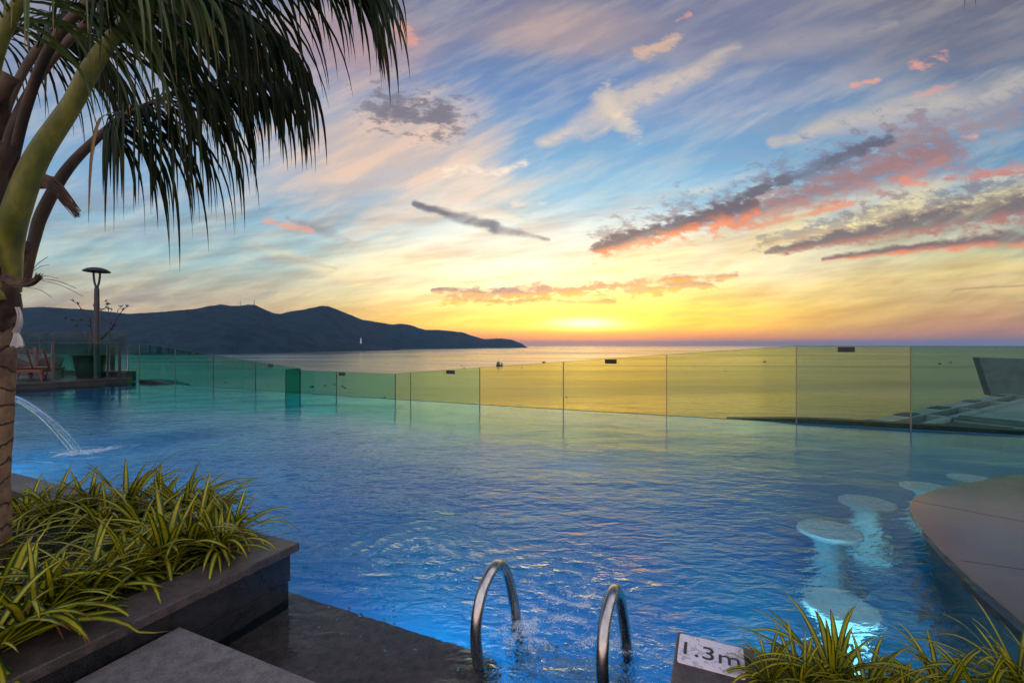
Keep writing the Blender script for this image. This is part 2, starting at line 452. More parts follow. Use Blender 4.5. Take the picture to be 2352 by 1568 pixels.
M['counter'] = pbr('polished_counter_stone', (0.010, 0.007, 0.007), (0.046, 0.030, 0.025), 3.2, 0.14, bump=0.0002, bscale=120, rvar=0.05, spec=0.7, coat=0.15)
M['counter_base'] = pbr('dark_counter_base', (0.008, 0.010, 0.014), (0.014, 0.016, 0.02), 5, 0.5)
M['steel'] = pbr('brushed_steel', (0.50, 0.47, 0.43), (0.36, 0.34, 0.32), 30, 0.24, 1.0, bump=0.0003, bscale=60, rvar=0.06, stretch=(1, 1, 0.2))
M['dark_steel'] = pbr('dark_painted_steel', (0.012, 0.014, 0.02), (0.022, 0.022, 0.028), 8, 0.5)
M['rail_steel'] = pbr('railing_steel', (0.10, 0.085, 0.07), (0.07, 0.06, 0.055), 12, 0.45, 0.5)
M['black_pot'] = pbr('black_pot', (0.012, 0.013, 0.013), (0.022, 0.022, 0.022), 8, 0.6)
M['wood'] = pbr('red_brown_teak', (0.09, 0.028, 0.014), (0.15, 0.05, 0.026), 9, 0.5, stretch=(1, 1, 8), bump=0.001)
M['rattan'] = pbr('dark_rattan', (0.025, 0.022, 0.022), (0.05, 0.042, 0.04), 30, 0.6, bump=0.003, bscale=80)
M['bark'] = pbr('plumeria_bark', (0.02, 0.012, 0.010), (0.04, 0.022, 0.018), 10, 0.8, bump=0.004, bscale=20)
M['platform'] = pbr('platform_stone', (0.022, 0.020, 0.020), (0.04, 0.036, 0.035), 3, 0.5, bump=0.001)
M['ledge'] = pbr('dark_gutter_stone', (0.010, 0.013, 0.014), (0.02, 0.024, 0.026), 3, 0.5)
M['roof'] = pbr('pale_roof_slabs', (0.24, 0.25, 0.26), (0.33, 0.33, 0.33), 0.6, 0.8)
M['roof_dark'] = pbr('dark_roof_slab', (0.06, 0.065, 0.075), (0.09, 0.09, 0.1), 1.0, 0.8)
M['roof_shade'] = pbr('grey_roof_render', (0.12, 0.125, 0.14), (0.16, 0.17, 0.18), 1.0, 0.8)
M['soil'] = pbr('dark_planting_soil', (0.010, 0.014, 0.006), (0.025, 0.03, 0.012), 20, 0.9, bump=0.01, bscale=40)
M['sticker'] = pbr('black_sticker', (0.006, 0.006, 0.005), (0.010, 0.009, 0.007), 10, 0.5)
M['cloth'] = pbr('white_cloth', (0.36, 0.34, 0.31), (0.48, 0.45, 0.42), 20, 0.8)
M['boat'] = pbr('dark_boat_paint', (0.012, 0.012, 0.016), (0.025, 0.02, 0.02), 0.5, 0.6)
M['ship_white'] = pbr('ship_superstructure', (0.06, 0.07, 0.10), (0.08, 0.09, 0.12), 0.5, 0.6)
M['ship_hull'] = pbr('ship_hull_paint', (0.05, 0.012, 0.015), (0.03, 0.015, 0.02), 0.2, 0.6)
M['mast'] = pbr('antenna_metal', (0.05, 0.05, 0.06), None, 1, 0.6)
M['statue'] = pbr('white_statue', (0.8, 0.8, 0.8), None, 1, 0.7)
M['text'] = pbr('black_lettering', (0.02, 0.022, 0.03), (0.035, 0.035, 0.045), 60, 0.6)
M['stool'] = pbr('white_tile_stool', (0.26, 0.34, 0.36), (0.42, 0.48, 0.49), 25, 0.5)
M['lamp_case'] = pbr('lamp_case', (0.3, 0.3, 0.3), None, 5, 0.4, 0.8)
M['husk'] = pbr('brown_palm_fibre', (0.040, 0.022, 0.014), (0.11, 0.062, 0.036), 14, 0.85, bump=0.006, bscale=26, stretch=(1, 1, 0.35))

# stained sign plate
m, q, out = new_mat('stained_sign_plate'); b = q.node('ShaderNodeBsdfPrincipled')
n, _ = q.noise(q.obj(), 26, 3.0, 0.7, 1.2); n2, _ = q.noise(q.obj(), 120, 4.0, 0.6)
q.put(b.inputs['Base Color'], q.mix(q.ss(n2, 0.6, 0.8), q.mix(q.ss(n, 0.52, 0.56), (0.74, 0.68, 0.72), (0.50, 0.44, 0.48)), (0.3, 0.28, 0.3)))
b.inputs['Roughness'].default_value = 0.5
q.link(b.outputs[0], out.inputs[0]); M['plate'] = m

# pool tiles: deep blue, with grout
m, q, out = new_mat('blue_pool_tiles'); b = q.node('ShaderNodeBsdfPrincipled')
br = q.node('ShaderNodeTexBrick'); br.offset = 0.0
q.link(q.obj(), br.inputs['Vector'])
br.inputs['Scale'].default_value = 1.0; br.inputs['Brick Width'].default_value = 0.06; br.inputs['Row Height'].default_value = 0.06
br.inputs['Mortar Size'].default_value = 0.003
br.inputs['Color1'].default_value = (0.0002, 0.11, 0.26, 1); br.inputs['Color2'].default_value = (0.0004, 0.13, 0.31, 1); br.inputs['Mortar'].default_value = (0.01, 0.15, 0.42, 1)
n, _ = q.noise(q.obj(), 0.8, 3.0, 0.6)
q.put(b.inputs['Base Color'], q.mix(q.ss(n, 0.4, 0.7), br.outputs[0], (0.0004, 0.17, 0.30)))
b.inputs['Roughness'].default_value = 0.5
q.link(b.outputs[0], out.inputs[0]); M['tiles'] = m

# pool water: clear surface, bump ripples, foam where the jets break the surface
m, q, out = new_mat('pool_water')
g = q.node('ShaderNodeBsdfRefraction'); g.inputs['IOR'].default_value = 1.33; g.inputs['Roughness'].default_value = 0.0
g.inputs['Color'].default_value = (0.80, 0.97, 1.0, 1)
gg = q.node('ShaderNodeBsdfGlossy'); gg.inputs['Roughness'].default_value = 0.0; gg.inputs['Color'].default_value = (0.74, 0.92, 1.0, 1)
gf = q.node('ShaderNodeFresnel'); gf.inputs['IOR'].default_value = 1.33
ob = q.obj()
mpn = q.node('ShaderNodeMapping'); mpn.inputs['Rotation'].default_value = (0, 0, R(24)); mpn.inputs['Scale'].default_value = (1.0, 1.9, 1.0)
q.link(ob, mpn.inputs[0])
w1, _ = q.noise(mpn.outputs[0], 5.5, 2.0, 0.55, 0.5)
w2, _ = q.noise(mpn.outputs[0], 20.0, 3.0, 0.6, 0.4)
w0, _ = q.noise(mpn.outputs[0], 1.1, 2.0, 0.5, 0.4)
h = q.math('ADD', q.math('MULTIPLY', w1, 1.5), q.math('MULTIPLY', w2, 0.34))
h = q.math('ADD', h, q.math('MULTIPLY', w0, 2.6))
at = q.node('ShaderNodeAttribute'); at.attribute_name = 'foam'
ag = q.node('ShaderNodeAttribute'); ag.attribute_name = 'churn'
w3, _ = q.noise(ob, 46.0, 3.0, 0.6, 0.6)
h = q.math('ADD', h, q.math('MULTIPLY', q.math('MULTIPLY', w3, q.math('SUBTRACT', ag.outputs['Fac'], 0.3)), 0.30))
bp = q.node('ShaderNodeBump'); bp.inputs['Distance'].default_value = 0.026; q.link(q.math('MINIMUM', ag.outputs['Fac'], 1.0), bp.inputs['Strength'])
q.link(h, bp.inputs['Height'])
for n_ in (g, gg, gf): q.link(bp.outputs[0], n_.inputs['Normal'])
gx_ = q.node('ShaderNodeMixShader'); q.link(gf.outputs[0], gx_.inputs[0]); q.link(g.outputs[0], gx_.inputs[1]); q.link(gg.outputs[0], gx_.inputs[2])
f1, _ = q.noise(ob, 38.0, 6.0, 0.75, 0.8)
vo = q.node('ShaderNodeTexVoronoi'); vo.feature = 'DISTANCE_TO_EDGE'; vo.inputs['Scale'].default_value = 85.0; q.link(ob, vo.inputs['Vector'])
lace = q.ss(vo.outputs['Distance'], 0.22, 0.05, 0.12, 1.0)
f2, _ = q.noise(ob, 6.0, 3.0, 0.6, 1.0)
fm = q.math('ADD', q.math('ADD', f1, q.math('MULTIPLY', f2, 0.75)), at.outputs['Fac'])
fm = q.ss(fm, 1.32, 1.54)
df = q.node('ShaderNodeBsdfPrincipled'); df.inputs['Base Color'].default_value = (0.68, 0.80, 0.86, 1); df.inputs['Roughness'].default_value = 0.35
bp2 = q.node('ShaderNodeBump'); bp2.inputs['Distance'].default_value = 0.01; q.link(f1, bp2.inputs['Height']); q.link(bp2.outputs[0], df.inputs['Normal'])
mx = q.node('ShaderNodeMixShader'); q.link(q.math('MULTIPLY', q.math('MULTIPLY', fm, lace), 0.85), mx.inputs[0]); q.link(gx_.outputs[0], mx.inputs[1]); q.link(df.outputs[0], mx.inputs[2])
q.link(mx.outputs[0], out.inputs[0]); M['water'] = m

# sea
m, q, out = new_mat('sea_water'); b = q.node('ShaderNodeBsdfPrincipled')
b.inputs['Base Color'].default_value = (0.020, 0.045, 0.050, 1); b.inputs['IOR'].default_value = 1.33
b.inputs['Specular IOR Level'].default_value = 0.5
ob = q.obj()
mpn = q.node('ShaderNodeMapping'); mpn.inputs['Rotation'].default_value = (0, 0, R(12)); mpn.inputs['Scale'].default_value = (0.35, 1.0, 1.0)
q.link(ob, mpn.inputs[0])
s1, _ = q.noise(mpn.outputs[0], 0.09, 4.0, 0.6, 0.4); s2, _ = q.noise(mpn.outputs[0], 0.012, 4.0, 0.6, 0.6)
s3, _ = q.noise(q.vec('MULTIPLY', ob, (0.25, 1, 1)), 0.0016, 4.0, 0.55, 0.8)
q.put(b.inputs['Roughness'], q.ss(s3, 0.35, 0.65, 0.12, 0.26))
bp = q.node('ShaderNodeBump'); bp.inputs['Distance'].default_value = 1.0
q.link(q.math('ADD', q.math('MULTIPLY', s1, 0.9), q.math('MULTIPLY', s2, 2.6)), bp.inputs['Height'])
bp.inputs['Strength'].default_value = 1.0
q.link(bp.outputs[0], b.inputs['Normal'])
q.link(b.outputs[0], out.inputs[0]); M['sea'] = m

# hills
M['hill'] = pbr('wooded_hill', (0.005, 0.016, 0.026), (0.016, 0.034, 0.040), 0.006, 0.95, spec=0.1, bump=12.0, bscale=0.01)

# tinted glass (thin sheets: each face takes half of the tint)
def glassmat(name, tint, refl=0.55, rough=0.0):
    m, q, out = new_mat(name)
    tr = q.node('ShaderNodeBsdfTransparent'); tr.inputs[0].default_value = (*[c ** 0.5 for c in tint], 1)
    gl = q.node('ShaderNodeBsdfGlossy'); gl.inputs['Roughness'].default_value = rough; gl.inputs[0].default_value = (refl, refl, refl, 1)
    fr = q.node('ShaderNodeFresnel'); fr.inputs[0].default_value = 1.45
    g = q.geo()
    n = q.node('ShaderNodeMixShader')
    q.link(q.math('MULTIPLY', fr.outputs[0], q.math('SUBTRACT', 1.0, g.outputs['Backfacing'])), n.inputs[0])
    q.link(tr.outputs[0], n.inputs[1]); q.link(gl.outputs[0], n.inputs[2])
    q.link(n.outputs[0], out.inputs[0]); return m
for nm_, tn_ in (('teal', (0.20, 0.72, 0.56)), ('green', (0.34, 0.76, 0.54)), ('lime_glow', (0.58, 0.84, 0.48)), ('gold_glow', (0.86, 0.88, 0.38)), ('olive_glow', (0.74, 0.87, 0.46)), ('dull_glow', (0.54, 0.74, 0.50)), ('right', (0.30, 0.60, 0.50))):  # warm panes carry the sun glow on the sea, painted into their tint
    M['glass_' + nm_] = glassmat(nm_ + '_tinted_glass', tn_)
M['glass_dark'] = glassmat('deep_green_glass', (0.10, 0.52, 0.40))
M['glass_screen'] = glassmat('green_screen_glass', (0.34, 0.68, 0.58))
M['glass_edge'] = pbr('glass_edge_strip', (0.20, 0.155, 0.10), None, 5, 0.4)
M['glass_edge_dark'] = pbr('dark_glass_joint', (0.02, 0.03, 0.03), None, 5, 0.4)

# clear falling water
m, q, out = new_mat('falling_water')
g = q.node('ShaderNodeBsdfGlass'); g.inputs['IOR'].default_value = 1.33; g.inputs['Roughness'].default_value = 0.05; g.inputs['Color'].default_value = (0.9, 0.97, 1, 1)
n, _ = q.noise(q.vec('MULTIPLY', q.obj(), (1, 1, 1)), 40, 4.0, 0.6)
bp = q.node('ShaderNodeBump'); bp.inputs['Distance'].default_value = 0.01; q.link(n, bp.inputs['Height']); q.link(bp.outputs[0], g.inputs['Normal'])
d = q.node('ShaderNodeBsdfDiffuse'); d.inputs[0].default_value = (0.75, 0.88, 0.95, 1)
mx = q.node('ShaderNodeMixShader'); q.link(q.ss(n, 0.5, 0.7, 0.02, 0.28), mx.inputs[0]); q.link(g.outputs[0], mx.inputs[1]); q.link(d.outputs[0], mx.inputs[2])
q.link(mx.outputs[0], out.inputs[0]); M['jet'] = m

# leaves
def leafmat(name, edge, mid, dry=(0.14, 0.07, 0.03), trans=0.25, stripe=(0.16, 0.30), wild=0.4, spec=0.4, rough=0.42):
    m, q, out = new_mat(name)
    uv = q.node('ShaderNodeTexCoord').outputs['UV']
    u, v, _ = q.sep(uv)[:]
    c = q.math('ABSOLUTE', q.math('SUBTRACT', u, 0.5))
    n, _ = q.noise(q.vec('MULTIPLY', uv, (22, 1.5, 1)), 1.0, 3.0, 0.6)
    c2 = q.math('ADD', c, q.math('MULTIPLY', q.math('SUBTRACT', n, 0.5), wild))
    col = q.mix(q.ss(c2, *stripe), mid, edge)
    nn, _ = q.noise(q.obj(), 3.0, 3.0, 0.6)
    col = q.mix(q.ss(nn, 0.3, 0.7, 0.0, 0.5), col, edge)
    tip = q.math('ADD', v, q.math('MULTIPLY', q.math('SUBTRACT', nn, 0.5), 0.5))
    col = q.mix(q.ss(tip, 0.88, 1.0), col, dry)
    b = q.node('ShaderNodeBsdfPrincipled'); q.put(b.inputs['Base Color'], col)
    b.inputs['Roughness'].default_value = rough; b.inputs['Specular IOR Level'].default_value = spec
    tl = q.node('ShaderNodeBsdfTranslucent'); q.put(tl.inputs[0], col)
    mx = q.node('ShaderNodeMixShader'); mx.inputs[0].default_value = trans
    q.link(b.outputs[0], mx.inputs[1]); q.link(tl.outputs[0], mx.inputs[2]); q.link(mx.outputs[0], out.inputs[0])
    return m
M['strap_leaf'] = leafmat('striped_strap_leaf', (0.030, 0.075, 0.004), (0.56, 0.47, 0.014), dry=(0.16, 0.06, 0.02), trans=0.30, stripe=(0.17, 0.34), wild=0.55)
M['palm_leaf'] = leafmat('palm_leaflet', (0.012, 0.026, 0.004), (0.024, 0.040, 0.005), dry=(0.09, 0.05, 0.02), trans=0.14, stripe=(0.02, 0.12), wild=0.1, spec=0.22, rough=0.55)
M['palm_leaf_lit_tone'] = leafmat('lit_tone_palm_leaflet', (0.06, 0.10, 0.012), (0.10, 0.14, 0.02), dry=(0.3, 0.16, 0.03), trans=0.25, stripe=(0.02, 0.12), wild=0.1)  # brighter copy of the palm leaflet, light on the leaves put into its colour
M['palm_leaf_dry'] = leafmat('yellowed_palm_leaflet', (0.22, 0.13, 0.02), (0.30, 0.18, 0.03), trans=0.3)
M['petiole'] = pbr('green_petiole', (0.10, 0.12, 0.014), (0.24, 0.21, 0.025), 9, 0.5, bump=0.004, bscale=46, stretch=(1, 1, 0.4), c3=(0.05, 0.045, 0.015))
M['petiole_brown'] = pbr('brown_petiole', (0.035, 0.020, 0.010), (0.10, 0.055, 0.022), 7, 0.7, bump=0.003, bscale=30, stretch=(1, 1, 0.3))
M['grass'] = leafmat('short_grass', (0.012, 0.035, 0.006), (0.02, 0.05, 0.008), trans=0.2)

# palm trunk: ring scars
m, q, out = new_mat('ringed_palm_trunk'); b = q.node('ShaderNodeBsdfPrincipled')
ob = q.obj()
n, _ = q.noise(ob, 9, 5.0, 0.65); n2, _ = q.noise(q.vec('MULTIPLY', ob, (1, 1, 0.12)), 60, 4.0, 0.6)
z = q.sep(ob)[2]
n5, _ = q.noise(ob, 4.0, 3.0, 0.6)
ph = q.math('ADD', q.math('MULTIPLY', z, 34.0), q.math('ADD', q.math('MULTIPLY', n, 3.0), q.math('MULTIPLY', n5, 9.0)))
ring = q.math('ABSOLUTE', q.math('SINE', ph))
col = q.mix(q.ss(n, 0.35, 0.68), (0.24, 0.15, 0.085), (0.085, 0.05, 0.03))
col = q.mix(q.ss(n2, 0.55, 0.72), col, (0.13, 0.08, 0.048))
col = q.mix(q.ss(q.math('ADD', ring, q.math('MULTIPLY', n, 0.5)), 0.52, 0.30), col, (0.045, 0.026, 0.017))
q.put(b.inputs['Base Color'], col); b.inputs['Roughness'].default_value = 0.85
bp = q.node('ShaderNodeBump'); bp.inputs['Distance'].default_value = 0.008
q.link(q.math('ADD', q.math('ADD', n2, n), q.ss(ring, 0.0, 0.3)), bp.inputs['Height']); q.link(bp.outputs[0], b.inputs['Normal'])
q.link(b.outputs[0], out.inputs[0]); M['trunk'] = m

# ------------------------------------------------------------------ sea, hills, boats
SEA = -80.0
def Psea(x, y): return Pz(x, y, SEA)
mb = MB(); n = 96; Rr = 90000.0
rings = [30, 300, 2000, 12000, Rr]
vs = [(0, 0, SEA)]
for r in rings: vs += [(r * math.cos(2 * math.pi * k / n), r * math.sin(2 * math.pi * k / n), SEA) for k in range(n)]
fs = [(0, 1 + k, 1 + (k + 1) % n) for k in range(n)]
for i in range(len(rings) - 1):
    o = 1 + i * n
    fs += [(o + k, o + n + k, o + n + (k + 1) % n, o + (k + 1) % n) for k in range(n)]
mb.add(vs, fs)
tag(mb.build('sea', M['sea']), kind='structure')

sky_pts = [(-3000, 812), (-2200, 770), (-1500, 728), (-900, 712), (-400, 709), (0, 707), (44, 706.7), (98, 704.6), (180, 709.5), (219, 712), (274, 718.7), (295, 720.5), (329, 718.7), (373, 716), (430, 710.5), (447, 709.5), (480, 703), (509.5, 698.7), (530, 702), (552, 701.9), (570, 699.2), (584, 699.5), (604, 708.7), (628, 718.8), (644, 720.8), (668, 714.7), (690, 712), (708, 708.7), (725, 705), (741, 701.9), (754, 703), (769, 708.7), (787, 716), (805, 722.8), (833, 734), (869, 739.7), (901, 745.3), (922, 742.9), (942, 746), (974, 757), (1018, 758), (1062, 763), (1086, 771), (1111, 778.3), (1151, 777), (1175, 780), (1199, 789), (1209, 796), (1213, 799)]
base_pts = [(-3000, 816), (-900, 814), (0, 812), (430, 811), (600, 808), (800, 804), (900, 801.5), (1067, 799.8), (1213, 798.6)]
front_sky = [(380, 770), (520, 748), (600, 752), (700, 765), (760, 776), (800, 781), (829, 785.5), (870, 793), (900, 799), (919, 803.6)]
front_base = [(380, 812), (507, 811.3), (660, 809), (780, 806.5), (919, 804)]
def hill(name, skyp, basep, x0, x1, nx, depth, seed, toe=0.25):
    mb = MB(); rows = 9
    xs = np.linspace(x0, x1, nx)
    ysk = np.interp(xs, *zip(*skyp)); yb = np.interp(xs, *zip(*basep))
    grid = []
    for i, x in enumerate(xs):
        u = (x - 1176) / F
        Z0 = F * (H - SEA) / (yb[i] - 793)
        Zr = Z0 + depth
        jit = 0.55 * mnoise.fractal(Vector((x * 0.09, seed, 0)), 1.0, 2.0, 5) + 0.5 * mnoise.fractal(Vector((x * 0.5, seed, 3)), 1.0, 2.0, 3)
        hr = max(0.0, (793 - ysk[i] + jit) * Zr / F + H - SEA)
        taper = min(1.0, (x1 - x) / 18.0)
        for k in range(rows + 3):
            if k <= rows:
                s = k / rows
                Z = Z0 + (Zr - Z0) * s
                hh = hr * (s ** 0.8) if s > 0 else 0.0
                nz = mnoise.fractal(Vector((x * 0.02, s * 3.0, seed)), 1.0, 2.0, 5)
                if 0 < s < 1: hh = max(0.0, hh * (1 + 0.12 * nz) - hr * 0.02); Z += depth * 0.10 * nz
                hh = min(hh, hr * Z / Zr * 0.995) if s < 1 else hh
            else:
                Z = Zr + depth * 0.5 * (k - rows); hh = hr * (1 - 0.5 * (k - rows)) if k < rows + 2 else -5
            z = SEA + hh - (2.0 if k == 0 else 0.0)
            grid.append((u * Z, Z, z))
    m = rows + 3
    fs = [(i * m + k, (i + 1) * m + k, (i + 1) * m + k + 1, i * m + k + 1) for i in range(nx - 1) for k in range(m - 1)]
    mb.add(grid, fs)
    return tag(mb.build(name, M['hill'], smooth=True), kind='structure')
hill('hills', sky_pts, base_pts, -3000, 1213, 1000, 1500.0, 1.3)
hill('hills', front_sky, front_base, 380, 919, 260, 500.0, 7.7)

def mast(x, ytop, ybot, Z, w, label):
    mb = MB(); a = Pd(x, ybot + 2, Z); b_ = Pd(x, ytop, Z)
    mb.tube([a, a.lerp(b_, 0.6), b_], [w, w * 0.6, w * 0.25], 6)
    for f in (0.35, 0.55, 0.75): mb.box(a.lerp(b_, f), (w * 2.6, w * 2.6, w * 0.8))
    return tag(mb.build('antenna_mast', M['mast'], base=a), label, 'mast', 'antenna masts on the hill')
mast(552, 688, 703, 6900, 4.0, 'slim antenna mast on the hill summit, the left of the two')
mast(584, 687, 701, 6900, 4.6, 'slim antenna mast on the hill summit, the right of the two')
mb = MB(); b0 = Pd(829, 788, 6350); s = 6350 / F
mb.lathe([(1.9 * s, 0), (1.9 * s, 1.2 * s), (1.1 * s, 1.6 * s), (1.25 * s, 4 * s), (1.0 * s, 8 * s), (1.15 * s, 9.5 * s), (0.5 * s, 10.8 * s), (0.62 * s, 11.8 * s), (0.0, 12.8 * s)], b0, 12)
tag(mb.build('statue', M['statue'], base=b0), 'tall white statue standing on the dark foothill by the bay', 'statue')

# ship
p = Psea(1147, 840.0); s = p.y / F
ship = thing('ship', 'small cargo ship with high dark superstructure anchored on the bay', 'ship', p, R(0))
def L(dx, dy, dz): return p + Vector((dx * s, dy * s, dz * s))
mb = MB()
sec = [(-7.6, 1.2, 3.0), (-5.5, 2.6, 2.6), (0, 3.0, 2.4), (4.5, 2.6, 3.0), (7.2, 1.2, 4.4), (8.2, 0.1, 5.2)]
vs = []
for x_, w_, h_ in sec: vs += [L(x_, -w_, h_), L(x_ * 0.93, -w_ * 0.6, -0.6), L(x_ * 0.93, w_ * 0.6, -0.6), L(x_, w_, h_)]
fs = [(4 * i + k, 4 * i + 4 + k, 4 * i + 5 + k, 4 * i + 1 + k) for i in range(5) for k in range(3)] + [(4 * i + 3, 4 * i + 7, 4 * i + 4, 4 * i) for i in range(5)] + [(0, 1, 2, 3), (23, 22, 21, 20)]
mb.add(vs, fs); mb.build('hull', M['ship_hull'], ship)
mb = MB(); mb.box(L(-2.6, 0, 5.2), (7.4 * s, 4 * s, 5.2 * s)); mb.box(L(-2.8, 0, 8.4), (5.6 * s, 3.2 * s, 1.6 * s)); mb.box(L(5.0, 0, 5.6), (3.6 * s, 2.2 * s, 3.4 * s))
mb.build('superstructure', M['ship_white'], ship)
mb = MB(); mb.tube([L(-2.6, 0, 9), L(-2.6, 0, 14.2)], 0.28 * s, 6); mb.box(L(-2.6, 0, 12.4), (2.2 * s, 0.3 * s, 0.3 * s)); mb.build('mast', M['boat'], ship)
mb = MB(); mb.tube([L(1.2, 0, 7), L(0.6, 0, 10.6)], 0.3 * s, 6); mb.build('funnel', M['boat'], ship)
mb = MB(); mb.tube([L(5.2, 0, 7), L(5.2, 0, 10.5)], 0.2 * s, 6); mb.build('crane_post', M['boat'], ship)

def small_boat(x, y, wpx, label, first=[None]):
    p = Psea(x, y); ln = wpx * p.y / F
    if first[0] is None:
        t_ = thing('fishing_boat', label, 'boat', p, 0, 'small fishing boats on the bay')
        mb = MB(); k = 0.5
        sec = [(-0.5, 0.10, 0.16), (-0.3, 0.15, 0.12), (0.15, 0.15, 0.13), (0.38, 0.09, 0.19), (0.52, 0.005, 0.26)]
        vs = []
        for a, w_, h_ in sec: vs += [p + Vector((a, -w_, h_)), p + Vector((a * 0.9, -w_ * 0.5, -0.03)), p + Vector((a * 0.9, w_ * 0.5, -0.03)), p + Vector((a, w_, h_))]
        fs = [(4 * i + q, 4 * i + 4 + q, 4 * i + 5 + q, 4 * i + 1 + q) for i in range(4) for q in range(3)] + [(4 * i + 3, 4 * i + 7, 4 * i + 4, 4 * i) for i in range(4)] + [(0, 1, 2, 3), (19, 18, 17, 16)]
        mb.add(vs, fs); mb.build('hull', M['boat'], t_)
        mb = MB(); mb.box(p + Vector((-0.12, 0, 0.2)), (0.28, 0.16, 0.18)); mb.box(p + Vector((-0.12, 0, 0.30)), (0.34, 0.19, 0.02)); mb.tube([p + Vector((0.12, 0, 0.1)), p + Vector((0.12, 0, 0.42))], 0.012, 5)
        mb.build('cabin', M['boat'], t_)
        first[0] = t_
    else:
        t_ = copy_tree(first[0]); t_['label'] = label; t_.location = p
    t_.scale = (ln, ln, ln); t_.rotation_euler.z = random.choice([0, math.pi]) + random.uniform(-0.35, 0.35)
for x, y, w_, lb in [
    (717, 888.5, 10, 'long low boat seen through the green glass pane right of the dark return pane'),
    (747, 885, 6, 'small boat behind green glass, between the long low boat and the pane joint'),
    (768, 883, 5, 'tiny boat just left of the joint under the second sticker pane'),
    (786, 887, 7, 'upper of two boats close together behind glass right of the pane joint'),
    (792, 891, 7, 'lower of two boats close together behind glass right of the pane joint'),
    (884, 913, 7, 'boat near the pool rim just left of the dark glass corner joint'),
    (958, 919, 5, 'boat at the pool rim just right of the glass corner joint'),
    (616, 887.5, 4, 'speck of a boat behind the glass pane left of the dark return pane'),
    (518, 879.5, 6, 'boat behind the green glass pane below the third sticker from the left'),
    (407, 873.5, 5, 'boat at the glass joint near the sticker on the far left fence'),
    (1061, 840, 4, 'tiny boat above the glass, first of two left of the cargo ship'),
    (1066, 845.5, 5, 'small boat touching the glass top, left of the cargo ship'),
    (1097, 835, 3, 'speck of a boat on open water between the cargo ship and the glass joint'),
    (1199, 844.5, 4, 'small boat behind the glass rim right of the cargo ship'),
    (1249, 832.5, 9, 'longer boat on open water right of the cargo ship'),
    (1301, 911.5, 5, 'dark round boat behind glow-yellowed glass just right of a joint above the pool rim'),
    (803, 811, 4, 'tiny boat close under the foothill shore, left one'),
    (836, 808, 5, 'tiny boat close under the foothill shore, right one'),
    (1596, 842, 4, 'tiny boat behind glass with a faint wake, right of the tall joint'),
    (1666, 851.5, 4, 'speck of a boat behind glass above the bright light reflection'),
    (1756, 831, 8, 'boat with a long wake behind glass left of the tallest joint'),
    (2158, 835.5, 8, 'long low boat behind the rightmost glass pane, left of a pair'),
    (2183, 832.5, 6, 'boat behind the rightmost glass pane, right of a pair'),
    (2247, 852, 5, 'small boat beside the slanted grey wall behind the rightmost glass pane'),
]: small_boat(x, y, w_, lb)

# ------------------------------------------------------------------ lower roof beyond the glass on the right
RL = Vector((0.849, 0.528, 0)); RN = Vector((0.528, -0.849, 0)); RO = Vector((23.2, 30.6, 0))
def RP(s_, n_, z): v = RO + RL * s_ + RN * n_; return Vector((v.x, v.y, z))
roof = thing('lower_roof', 'pale flat roof with bayed parapet beyond the glass at the right edge', 'building', RP(0, 0, -12))
def rbox(mb, s0, s1, n0, n1, z0, z1): mb.prism([(p.x, p.y) for p in (RP(s0, n0, 0), RP(s1, n0, 0), RP(s1, n1, 0), RP(s0, n1, 0))], z0, z1)
mb = MB(); rbox(mb, -3.5, 62, 0.0, 22, -12, -5.05); mb.build('wall', M['roof_shade'], roof)
mb = MB(); rbox(mb, -4, 62, -0.1, 0.95, -5.05, -3.98); mb.build('parapet', M['roof_shade'], roof)
mb = MB(); rbox(mb, -4, 62, -0.15, 0.9, -3.98, -3.93); mb.build('parapet_cap', M['roof'], roof)
mb = MB(); rbox(mb, -3.5, 62, 1.9, 2.35, -5.05, -4.05); mb.build('inner_kerb', M['roof'], roof)
for s_ in (2.3, 9.2, 16.6, 25.5, 35, 46):
    mb = MB(); rbox(mb, s_, s_ + 0.9, 0.953, 1.897, -5.05, -4.02); mb.build('bay_wall', M['roof'], roof)
mb = MB()
for k in range(16):
    for j in range(6):
        if (k * 7 + j * 3) % 11 in (3, 8): continue
        rbox(mb, -3 + k * 4, 0.96 + k * 4, 2.5 + j * 3.1, 5.57 + j * 3.1, -5.05, -4.20)
mb.build('roof_slab', M['roof'], roof, bevel=0.03)
mb = MB()
for k in range(16):
    for j in range(6):
        if (k * 7 + j * 3) % 11 in (3, 8): rbox(mb, -3 + k * 4, 0.96 + k * 4, 2.5 + j * 3.1, 5.57 + j * 3.1, -5.05, -4.22)
mb.build('dark_roof_slab', M['roof_dark'], roof, bevel=0.03)
mb = MB(); rbox(mb, 9.4, 9.8, 2.353, 21, -4.19, -3.98); rbox(mb, 10.9, 11.3, 2.353, 21, -4.19, -3.98); mb.build('pipe_run', M['roof_shade'], roof)
mb = MB()
for s_ in (0, 6.5, 13.5, 22, 31): rbox(mb, s_, s_ + 2.2, -0.17, 0.75, -3.93, -3.86)
mb.build('cap_tile', M['roof_dark'], roof)
mb = MB()
a_, b_, c_, d_ = Pd(2248, 820.5, 49.5), Pd(2276, 908, 49.5), Pd(2700, 925, 45.0), Pd(2700, 834, 45.0)
off = Vector((0.2, 0.9, 0))
mb.add([a_, b_, c_, d_, a_ + off, b_ + off, c_ + off, d_ + off], [(0, 1, 2, 3), (7, 6, 5, 4), (0, 4, 5, 1), (3, 2, 6, 7), (0, 3, 7, 4), (1, 5, 6, 2)])
tag(mb.build('slanted_wall', M['roof_shade'], base=b_), 'grey wall with a slanting left edge rising behind the pale roof', 'wall')

